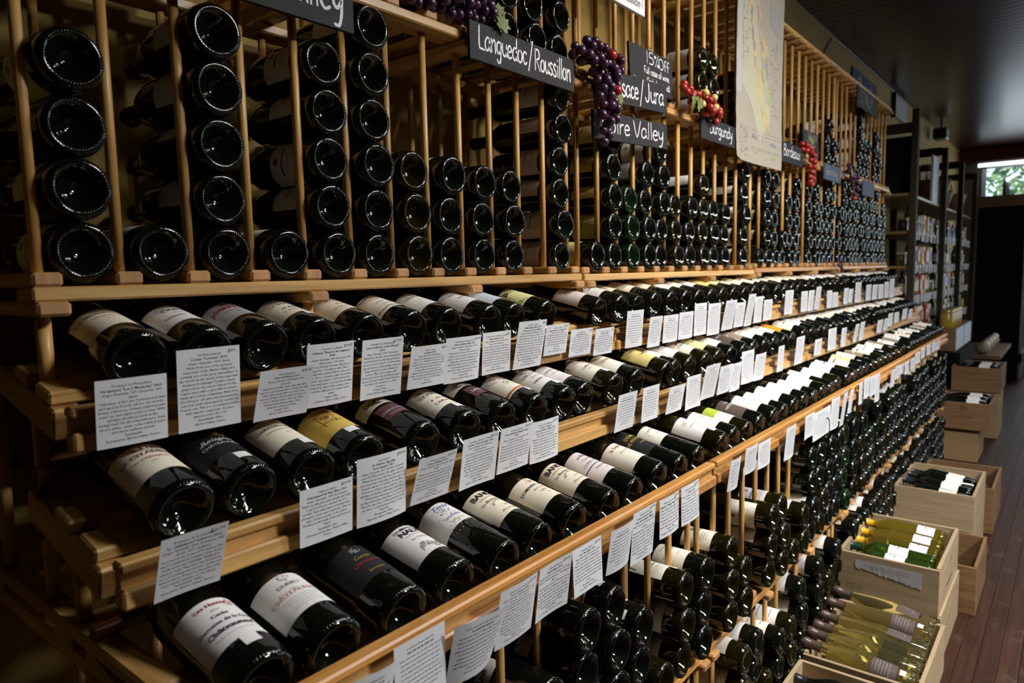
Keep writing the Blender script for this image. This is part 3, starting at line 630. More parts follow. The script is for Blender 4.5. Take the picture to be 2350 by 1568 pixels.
for t, (yr, zt, tl) in enumerate(TIERS):
    yb, zb = BC[t]
    for k in range(48):
        u, c = divmod(k, 12)
        if t == 0 and k == 10: continue
        x = UNITS[u]+SW+(PIT-SW)/2+PIT*c+random.uniform(-.004, .004)
        x = TX[t].get(k, x)
        d = NEAR[t][k] if k < len(NEAR[t]) and NEAR[t][k] else (rand_design(papers=FARP[:9]+FARP[:6]+FARP[10:]))
        if t == 0 and k >= 12:
            d = rand_design(papers=[(CR, KG), (W, KG), (YE, KG), (YE, KG), (W, KR), (LE, KG), (W, KG), (IV, KR)] if k < 24 else FARP[:8])
        if d.get('far'): zz = random.choice((.048, .055, .065, .075)); d['far'] = d['far'][:3]+((zz, zz+.075) if d['kind'] == 'burgundy' else (zz+.012, zz+.088))
        r = PROF[d['kind']][0]
        sp = random.uniform(-.18, .18)
        col = PNAME[d['paper'] if 'paper' in d else d['far'][0]]
        BOT.append((lie(x, yb+random.uniform(-.002, .004), zb-(.0400-r), tl, random.uniform(-.02, .02), sp) @ Matrix.Scale(1.035, 4), d,
                    ('tilted wine bottle with %s label, %s from the left on the %s display row' % (col, ORD[k], TN[t]), 'tilted bottles on the display rows')))
def stack(u, c, n, zc0, yb, where, grp, pitch=.0792, des=None, spread=.003, lowtilt=0, spin=-.85):
    x = UNITS[u]+SW+(PIT-SW)/2+PIT*c; d0 = des or rand_design(glasses=('glass_black',)*8+('glass_olive', 'glass_green'))
    for j in range(n):
        d = dict(d0); r = PROF[d['kind']][0]; sc = 1.04 if d['kind'] == 'burgundy' else 1.03; pitch = .0832 if d['kind'] == 'burgundy' else .0800
        if random.random() < .15 and not des: d = rand_design(kinds=(d['kind'],))
        y = yb+random.uniform(-.008, .008)
        BOT.append((lie(x+random.uniform(-spread, spread), y, zc0+pitch*j, lowtilt+random.uniform(-.015, .015), random.uniform(-.03, .03), random.gauss(spin, .5)) @ Matrix.Scale(sc, 4), d,
                    ('wine bottle, %s up in the %s column of the %s %s' % (ORD[j], ORD[c], UN[u], where), grp)))
def fd(kind, glass, paper, ic=KG, st=1, cap='cap_black', z=(.045, .12)): return dict(kind=kind, far=(paper, ic, st, z[0], z[1]), glass=glass, cap=cap, sticker=False)
BUB = 'burgundy'
U1 = [(0, 4, fd(BUB, 'glass_black', LE)), (1, 1, fd(BUB, 'glass_black', W)), (2, 5, fd(BUB, 'glass_black', 'paper_grey')), (3, 1, fd(BUB, 'glass_black', IV)), (4, 5, fd(BUB, 'glass_black', CR, KR)), (5, 6, fd(BUB, 'glass_black', CR)),
      (6, 3, fd(BUB, 'glass_olive', IV)), (7, 3, fd(BUB, 'glass_black', W)), (8, 3, fd('bordeaux', 'glass_black', CR)), (9, 3, fd('bordeaux', 'glass_black', W)), (11, 6, fd('bordeaux', 'glass_black', PK))]
zU = UZ+.046; yU = 1.032
G1 = 'bottles lying in the wall racks'
for c, n, d in U1: stack(0, c, n, zU, yU, 'wall rack', G1, des=d)
U2 = [(0, 1, fd(BUB, 'glass_black', YE)), (1, 5, fd(BUB, 'glass_black', YE, KG)), (2, 3, fd(BUB, 'glass_green', IV)), (3, 4, fd(BUB, 'glass_black', W)), (4, 5, fd(BUB, 'glass_black', W)), (5, 3, fd(BUB, 'glass_olive', W)), (6, 3, fd(BUB, 'glass_black', IV)),
      (7, 4, fd(BUB, 'glass_olive', W)), (8, 3, fd(BUB, 'glass_black', W)), (9, 3, fd('bordeaux', 'glass_black', W)), (11, 5, None)]
for c, n, d in U2: stack(1, c, n, zU, yU, 'wall rack', G1, des=d)
for c, n in enumerate((1, 5, 5, 2, 4, 5, 0, 5, 5, 4, 5, 6)): stack(2, c, n, zU, yU, 'wall rack', G1, des=fd(BUB, 'glass_black', W) if c in (7, 8) else None)
for c, n in enumerate((4, 6, 6, 5, 6, 6, 5, 6, 5, 6, 4, 5)): stack(3, c, n, zU, yU, 'wall rack', G1)
zM = MZ+.046; GM = 'bottles in the upper part of the wall racks'
for c, n in ((8, 2), (9, 4), (10, 4), (11, 5)): stack(0, c, n, zM, yU, 'wall rack upper shelf', GM, des=fd('bordeaux', 'glass_black', PK))
for c, n in ((7, 3), (8, 3)): stack(1, c, n, zM, yU, 'wall rack upper shelf', GM, des=fd(BUB, 'glass_olive', 'paper_grey'))
for c, n in ((1, 4), (2, 2), (10, 3), (11, 2)): stack(2, c, n, zM, yU, 'wall rack upper shelf', GM, des=fd(BUB, 'glass_black', W))
for c, n in ((4, 5), (5, 3), (6, 3), (8, 4), (9, 3)): stack(3, c, n, zM, yU, 'wall rack upper shelf', GM, des=fd(BUB, 'glass_black', W, cap='cap_red'))
zL = LZ+.060; yL = .640; GL = 'bottles lying in the low bin racks'
for c, n in enumerate((0, 0, 2, 3, 3, 3, 4, 4, 3, 1, 3, 3)):
    if c == 6: D6 = NEAR[1][6]
    stack(0, c, n, zL, yL, 'bin rack', GL, spin=-.35, des=(None, None, None, None, None, NEAR[1][4], NEAR[1][6], NEAR[1][7], NEAR[1][8], fd(BUB, 'glass_olive', IV), NEAR[1][10], NEAR[1][11])[c])
for c, n in enumerate((3, 2, 0, 3, 3, 1, 2, 4, 5, 4, 5, 5)): stack(1, c, n, zL, yL, 'bin rack', GL, spin=-.35, des=fd(BUB, 'glass_olive', (IV, W, LE)[c % 3]) if c < 7 else None)
for c in range(12): stack(2, c, random.choice((3, 4, 4)), zL, yL, 'bin rack', GL, spin=-.35)
for c in range(12): stack(3, c, random.choice((3, 4, 4)), zL, yL, 'bin rack', GL, spin=-.35)
zG = GZ+.055
for c, n in enumerate((1, 4, 4, 2, 3, 3, 4, 1, 4, 3, 4, 3)): stack(1, c, n, zG, yL, 'bin rack floor level', GL, spin=-.35, des=fd('burgundy', 'glass_olive' if c % 2 else 'glass_black', (W, IV, W)[c % 3]))
for c in range(12): stack(2, c, 4, zG, yL, 'bin rack floor level', GL, spin=-.35)
for c in range(12): stack(3, c, 4, zG, yL, 'bin rack floor level', GL, spin=-.35)

prefetch(reqs); reqs = []

# ------------------------------------------------------------------ crates (their bottles join the list of bottles)
def crate(x, y, z, dx, dy, dz, dark, lab, stack_z=None, th=.012, marks=None):
    my, mx = ('crate_dark', 'crate_dark_x') if dark else ('crate_wood', 'crate_wood_x')
    r = empty('wooden_wine_crate', (x, y, z), lab, 'crate', 'wooden wine crates on the floor')
    def pan(name, a, b, c, d, e, f, mat): put(name, r, a, b, c, d, e, f, mat, .001)
    pan('front_panel', 0, 0, 0, th, dy, dz, my); pan('back_panel', dx-th, 0, 0, th, dy, dz, my)
    pan('side_panel', th, 0, 0, dx-2*th, th, dz+.004, mx); pan('side_panel', th, dy-th, 0, dx-2*th, th, dz+.004, mx)
    pan('bottom_panel', th, th, 0, dx-2*th, dy-2*th, .010, mx)
    for yy in (th, dy-th-.012): pan('corner_batten', th, yy, .010, .012, .012, dz-.03, mx)
    if marks: marks(r, dx, dy, dz)
    return r
def wall_text(q, body, y, z, size, mat, bold=0, x=-.0006, face='-X', k=1.0):
    v, f = text2d(body, size, bold)
    q.add([(x, y-a*k, z+b) if face == '-X' else (y+a*k, x, z+b) for a, b in v], f, mat)
def torn_marks(r, dx, dy, dz):
    q = MB(); random.seed(3)
    # torn shipping sheet along the upper edge of the front panel (y runs right to left)
    a0, a1 = dy*.16, dy*.82; top = dz-.022; n = 40
    lo = [top-(.060-.030*i/n)+random.uniform(-.004, .004)*(1 if i else 0)-(.0 if i else .004) for i in range(n+1)]
    vs_ = []; fs_ = []
    for i in range(n+1):
        y_ = a0+(a1-a0)*i/n; vs_ += [(-.0012-.0006*random.random(), y_, lo[i]), (-.0008, y_, top)]
    for i in range(n): fs_.append((2*i, 2*i+1, 2*i+3, 2*i+2))
    q.add(vs_, fs_, 'paper_grey'); q.build('torn_paper_sheet', r)
    q = MB()
    for j in range(5):
        yy = a1-.03-j*.008
        while yy > a0+.04:
            w_ = random.uniform(.006, .016); z_ = top-.012-j*.006
            if z_ < top-.060+.030*(yy-a0)/(a1-a0)*1.0+.012: break
            q.add([(-.0022, yy, z_), (-.0022, yy-w_, z_), (-.0022, yy-w_, z_+.0016), (-.0022, yy, z_+.0016)], [(0, 1, 2, 3)], 'ink_grey'); yy -= w_+.003
    yl = dy*.90; zb_ = .020
    for (a, b, c, d) in ((0, .016, .034, .035), (0, .016, .018, .019), (0, .001, .018, .035), (.016, .017, .018, .035), (.017, .048, .034, .035), (.017, .048, .018, .019), (.048, .049, .018, .035)):
        q.add([(-.0008, yl-a, zb_+c), (-.0008, yl-b, zb_+c), (-.0008, yl-b, zb_+d), (-.0008, yl-a, zb_+d)], [(0, 1, 2, 3)], 'ink_black')
    for yy, zz, s in ((yl-.010, zb_+.009, .006), (yl-.030, zb_+.009, .0075), (yl-.037, zb_+.009, .0075)):
        for i in range(14):
            t = i*PI/7; q.add([(-.0008, yy+s*math.cos(t), zz+s*.8*math.sin(t)), (-.0008, yy+s*math.cos(t+.3), zz+s*.8*math.sin(t+.3)), (-.0008, yy+s*.6*math.cos(t+.3), zz+s*.5*math.sin(t+.3)), (-.0008, yy+s*.6*math.cos(t), zz+s*.5*math.sin(t))], [(0, 1, 2, 3)], 'ink_grey')
    for i in range(3): q.add([(-.0008, yl-.022-i*.003, zb_+.024+i*.003), (-.0008, yl-.044, zb_+.024+i*.003), (-.0008, yl-.044, zb_+.0252+i*.003), (-.0008, yl-.022-i*.003, zb_+.0252+i*.003)], [(0, 1, 2, 3)], 'ink_grey')
    # stencil on the aisle side
    for i in range(30):
        xx, zz = dx*.55+random.gauss(0, .018), dz*.62+random.gauss(0, .020); s = random.uniform(.003, .007)
        q.add([(xx, -.0008, zz), (xx+s, -.0008, zz), (xx+s*.6, -.0008, zz+s), (xx, -.0008, zz+s)], [(0, 1, 2, 3)], 'ink_grey')
    for i in range(6): q.add([(dx*.40+i*.022, -.0008, .045), (dx*.40+i*.022+.016, -.0008, .045), (dx*.40+i*.022+.016, -.0008, .053), (dx*.40+i*.022, -.0008, .053)], [(0, 1, 2, 3)], 'ink_black')
    q.build('stencil_print', r)
def garde_marks(r, dx, dy, dz):
    q = MB(); wall_text(q, 'LA GARDE', dy*.5, dz*.42, .026, 'crate_ink', .01); wall_text(q, 'CHÂTEAU', dy*.5, dz*.60, .012, 'crate_ink')
    for i in range(3): a_, b_ = dy*.5-.02+i*.015, dy*.5-.010+i*.015; q.add([(-.0008, a_, dz*.72), (-.0008, b_, dz*.72), (-.0008, b_, dz*.86), (-.0008, a_, dz*.86)], [(0, 1, 2, 3)], 'crate_ink')
    q.build('stencil_print', r)
plain('crate_ink', (.13, .05, .02), .7)
random.seed(21)
crate(1.74, .302, .02, .47, .333, .16, False, 'plain wooden crate with a black-necked bottle, nearest at the bottom edge')
crate(2.235, .300, .02, .475, .335, .165, False, 'open pine crate filled with clear bottles of white wine')
crate(2.735, .318, .002, .50, .325, .190, False, 'pale crate on the floor underneath the crate with a torn sheet')
crate(2.728, .325, .194, .50, .328, .172, False, 'pine crate with torn paper sheet holding yellow-capped and green bottles', marks=torn_marks)
crate(3.26, .262, .002, .42, .36, .20, True, 'tall orange-brown crate behind the crate with the torn sheet')
crate(3.70, .318, .002, .50, .335, .190, False, 'white-sided crate beneath the crate of dark bottles with cream labels')
crate(3.712, .318, .194, .50, .328, .172, False, 'knotty pine crate of dark green bottles with cream labels')
crate(4.33, .290, .002, .50, .36, .245, True, 'brown crate with one red-capped bottle behind the knotty pine crate')
crate(5.82, .430, .245, .50, .325, .195, True, 'brown crate stencilled on the front, filled with black bottles', marks=garde_marks)
crate(6.75, .44, .38, .50, .34, .20, True, 'brown crate with white-fronted bottles farther along the floor')
q = MB(); q.box(0, .42, 0, .34, 0, .235, 'carton', .004); q.build('shipping_carton', label='plain brown shipping carton under the stencilled crate', cat='carton', loc=(5.86, .50, .002))
q = MB(); q.box(0, .46, 0, .38, 0, .37, 'carton', .004); q.build('shipping_carton', label='brown shipping carton under the farther crate of bottles', cat='carton', loc=(6.76, .45, .002))
CR_ = 'bottles lying in the floor crates'
def inbox(x, y, z, d, lab, tilt=.10, yaw=0, spin=0): BOT.append((lie(x, y, z, tilt, yaw, spin), d, (lab, CR_)))
blk = fd('burgundy', 'glass_black', W, st=0); yl = dict(kind='burgundy', far=(W, KG, 1, .035, .095), glass='glass_clear_olive', cap='cap_yellow', sticker=False); gr = dict(kind='bordeaux', far=(W, KG, 1, .085, .150), glass='glass_clear_green', cap='cap_green', sticker=False)
cl = dict(kind='flute', far=('paper_brown', KW, 2, .05, .12), glass='glass_yellow', cap='cap_brown', sticker=True)
inbox(2.12, .335, .145, blk, 'black wine bottle with white label in the nearest floor crate', .06)
for i in range(6):
    inbox(2.285+.073*i, .325, .165+(.02 if i > 3 else 0), cl, 'clear bottle of white wine with brown cap, %s from the front of its crate' % ORD[i], .13+.02*(i % 2), random.uniform(-.06, .06), (-.5, 2.6, 2.4, .6, -.3, .5)[i])
for i in range(3): inbox(2.32+.12*i, .322, .085, cl, 'clear white wine bottle in the lower layer of its crate, %s from front' % ORD[i], .05, 0, 1.5)
for i, x in enumerate((2.80, 2.87)): inbox(x, .360, .325-.01*(1-i), gr, 'green glass bottle with %s label in the torn-sheet crate' % ('octagonal white' if i else 'low white'), .06, .02, .2)
for i, x in enumerate((2.96, 3.04, 3.13)): inbox(x, .362, .315+.010*i, yl, 'yellow-capped white wine bottle, %s from the front of the torn-sheet crate' % ORD[i], .07, 0, .35-.1*i)
for i in range(4): inbox(2.81+.09*i, .358, .245, gr if i < 2 else yl, 'bottle in the lower layer of the torn-sheet crate, %s from front' % ORD[i], 0, 0, 1)
dk = dict(kind='bordeaux', far=(IV, KR, 2, .05, .12), glass='glass_black', cap='cap_black', sticker=False)
for i in range(5): inbox(3.775+.078*i, .350, .315+(.012 if i % 2 else 0), dk, 'dark bottle with cream label, %s from the front of the knotty crate' % ORD[i], .11, random.uniform(-.08, .08), random.uniform(-.4, .4))
inbox(4.42, .325, .20, dict(kind='bordeaux', far=(W, KG, 0, .07, .15), glass='glass_black', cap='cap_red', sticker=True), 'red-capped bottle lying in the brown crate', .02)
inbox(4.55, .325, .15, blk, 'second bottle lying low in the brown crate', .02)
for i in range(5): inbox(5.90+.08*i, .468, .41+.012*(i % 2), blk, 'black bottle in the stencilled brown crate, %s from the front' % ORD[i], .05, random.uniform(-.3, .3), random.uniform(-1, 1))
for i in range(3): inbox(6.85+.1*i, .48, .55, dict(blk, cap='cap_red'), 'bottle lying in the farther brown crate, %s from the front' % ORD[i], .04)
# ------------------------------------------------------------------ link the bottles: the 300 largest in view as things, the rest as one
CAMP = Vector((0, 0, CAMH))
def weight(b):
    m = b[0]; p = m.translation; d = (p-CAMP).length
    k = 1.0
    if b[2][1] == CR_: k = 1.5
    if 'display row' in b[2][0]: k = 1.35
    if p.x < .85 and p.z < .9: k = .2
    if p.z > 2.15: k = .3
    if 'floor level' in b[2][0]: k = .45
    return k/d
order = sorted(range(len(BOT)), key=lambda i: -weight(BOT[i])); keep = set(order[:300])
lm_cache = {}
random.seed(5)
for i, (M, d, (lab, grp)) in enumerate(BOT):
    if i not in keep: continue
    dist = (M.translation-CAMP).length
    n = 40 if dist < 2.2 else (28 if dist < 3.5 else 20)
    o = obj('wine_bottle', glass_mesh(d['kind'], d['glass'], n, dist < 3.4 and d['glass'] not in ('glass_yellow',)), label=lab, cat='bottle', group=grp, mat=M)
    if 'far' in d: lmesh = far_label(d['kind'], *d['far'])
    else:
        if id(d['lines']) not in lm_cache: lm_cache[id(d['lines'])] = label_mesh(d)
        lmesh = lm_cache[id(d['lines'])]
    obj('label', lmesh, o); obj('capsule', cap_mesh(d['kind'], d['cap']), o)
    if d['sticker']: obj('price_sticker', sticker_mesh(d['kind']), o)
    if 'far' in d and random.random() < .12: obj('round_sticker', neck_mesh(d['kind']), o)
rest = MB()
for i, (M, d, _) in enumerate(BOT):
    if i in keep: continue
    r, sh, h = PROF[d['kind']]; t = MB()
    t.lathe([(.0003, .022), (.0225, .006), (.0300, 0), (r-.0025, .0035), (r, .0115)]+sh[:1]+sh[2::2]+[(.0148, h-.05)], 14, d['glass'])
    t.lathe([(.0152, h-.055), (.0160, h-.01), (.0003, h)], 10, d['cap'])
    p = d['far'] if 'far' in d else (d['paper'], KG, 0, d['z0'], d['z1'])
    L = Lab(r); L.patch(.046, p[3], p[4], p[0], n=8); L.rows(p[3]+(p[4]-p[3])*.75, 3, .018, .025, p[1], h=.003)
    for src in (t, L.q):
        k = len(rest.v); rest.v += [tuple(M @ Vector(v)) for v in src.v]
        for f, mi, s in zip(src.f, src.m, src.smooth): rest.f.append(tuple(a+k for a in f)); rest.m.append(rest.slot(src.mats[mi])); rest.smooth.append(s)
if rest.v: rest.build('distant_wine_bottles', label='dense rows of dark wine bottles in the farther rack sections', cat='bottles', kind='stuff')

# ------------------------------------------------------------------ price cards
CARDS = {0: [(0.322,0.407,0.908,1.311,1.226,0),(0.421,0.509,0.908,1.338,1.227,0.0),(0.527,0.616,0.888,1.299,1.223,0),(0.617,0.705,0.904,1.327,1.228,0.0),(0.719,0.808,0.902,1.325,1.224,0),(0.824,0.916,0.899,1.304,1.227,0.0),(0.917,1.015,0.905,1.311,1.224,0.0),(1.023,1.111,0.91,1.312,1.227,0),(1.122,1.219,0.895,1.328,1.226,0.0),(1.231,1.319,0.905,1.313,1.244,0),(1.327,1.42,0.907,1.295,1.231,0.0),(1.434,1.522,0.907,1.289,1.223,0.0),(1.591,1.68,0.908,1.324,1.226,0.0),(1.709,1.783,0.905,1.301,1.216,0),(1.804,1.897,0.911,1.299,1.22,0.0),(1.904,2.0,0.911,1.302,1.221,0),(2.01,2.1,0.912,1.323,1.223,0),(2.11,2.209,0.91,1.318,1.216,0.0),(2.22,2.314,0.897,1.323,1.223,0),(2.327,2.413,0.904,1.311,1.225,0),(2.426,2.494,0.896,1.337,1.223,0),(2.522,2.603,0.909,1.324,1.228,0),(2.619,2.71,0.911,1.308,1.23,0.0),(2.857,2.959,0.91,1.335,1.237,0.0),(3.075,3.165,0.913,1.324,1.236,0.0),(3.179,3.263,0.91,1.325,1.235,0.0),(3.274,3.352,0.906,1.338,1.237,0),(3.473,3.559,0.915,1.314,1.232,0.0),(3.57,3.668,0.915,1.302,1.231,0.0),(3.78,3.866,0.912,1.317,1.236,0.0),(3.877,3.961,0.912,1.309,1.24,0),(4.006,4.129,0.912,1.34,1.233,0.0),(4.251,4.371,0.913,1.321,1.234,0.0),(4.41,4.538,0.913,1.317,1.232,0.0),(4.567,4.703,0.915,1.315,1.23,0.0),(4.723,4.853,0.915,1.326,1.227,0.0),(4.89,5.023,0.914,1.341,1.224,0)],
1: [(0.328,0.407,0.774,1.144,1.062,0.0),(0.522,0.61,0.8,1.144,1.063,0),(0.619,0.715,0.799,1.165,1.061,0.0),(0.722,0.807,0.779,1.146,1.066,0.0),(0.833,0.926,0.791,1.152,1.061,0),(0.934,1.026,0.792,1.151,1.065,0),(1.034,1.128,0.803,1.142,1.061,0.0),(1.345,1.431,0.792,1.15,1.062,0),(1.472,1.556,0.799,1.148,1.062,0.0),(1.601,1.692,0.793,1.131,1.06,0.0),(1.712,1.809,0.799,1.142,1.051,0.0),(1.804,1.903,0.785,1.162,1.063,0.0),(1.927,2.017,0.794,1.146,1.061,0),(2.022,2.103,0.799,1.142,1.056,0),(2.12,2.227,0.804,1.169,1.065,0.0),(2.224,2.321,0.797,1.15,1.062,0),(2.446,2.508,0.799,1.155,1.063,0),(2.635,2.732,0.796,1.17,1.065,0.0),(2.893,2.99,0.802,1.139,1.074,0.0),(3.091,3.216,0.804,1.166,1.074,0.0),(3.297,3.379,0.801,1.155,1.071,0.0),(3.508,3.582,0.793,1.157,1.073,0.0),(3.618,3.701,0.796,1.16,1.07,0),(4.005,4.13,0.8,1.142,1.075,0.0),(4.152,4.261,0.799,1.14,1.075,0.0),(4.279,4.4,0.803,1.161,1.09,0.0),(4.441,4.57,0.804,1.157,1.098,0.0),(4.664,4.812,0.801,1.164,1.102,0.0),(4.869,4.984,0.801,1.154,1.099,0.0)],
2: [(0.44,0.525,0.63,0.968,0.876,0.0),(0.536,0.625,0.638,0.971,0.880,0.0),(0.628,0.723,0.618,0.965,0.873,0),(0.726,0.814,0.624,0.974,0.88,0.0),(0.822,0.91,0.627,0.973,0.882,0),(0.933,1.024,0.642,0.962,0.879,0.0),(1.037,1.118,0.627,0.967,0.881,0.0),(1.122,1.212,0.631,0.974,0.869,0.0),(1.245,1.332,0.639,0.964,0.882,0),(1.345,1.434,0.64,0.964,0.879,0.0),(1.597,1.664,0.63,0.968,0.889,0),(1.703,1.786,0.633,0.975,0.904,0),(1.804,1.899,0.638,0.966,0.895,0),(2.016,2.101,0.631,0.969,0.87,0.0),(2.201,2.3,0.636,0.969,0.893,0.0),(2.296,2.508,0.639,0.959,0.868,0),(2.499,2.606,0.634,0.977,0.867,0.0),(2.613,2.664,0.624,0.98,0.859,0),(2.729,2.787,0.629,0.976,0.887,0),(2.892,2.948,0.637,0.978,0.892,0.0),(2.972,3.068,0.638,0.983,0.903,0.0),(3.076,3.169,0.638,0.977,0.896,0),(3.174,3.265,0.637,0.975,0.858,0.0),(3.465,3.551,0.634,0.956,0.874,0.0),(3.581,3.682,0.637,0.961,0.898,0.0),(3.683,3.783,0.636,0.957,0.909,0.0),(3.816,3.928,0.639,0.954,0.892,0.0),(3.962,4.082,0.639,0.953,0.899,0.0),(4.09,4.236,0.64,0.968,0.909,0.0),(4.264,4.386,0.639,0.977,0.92,0.0),(4.433,4.572,0.64,0.973,0.918,0.0),(4.606,4.747,0.639,0.973,0.919,0.0),(4.776,4.936,0.637,0.971,0.915,0.0)]}
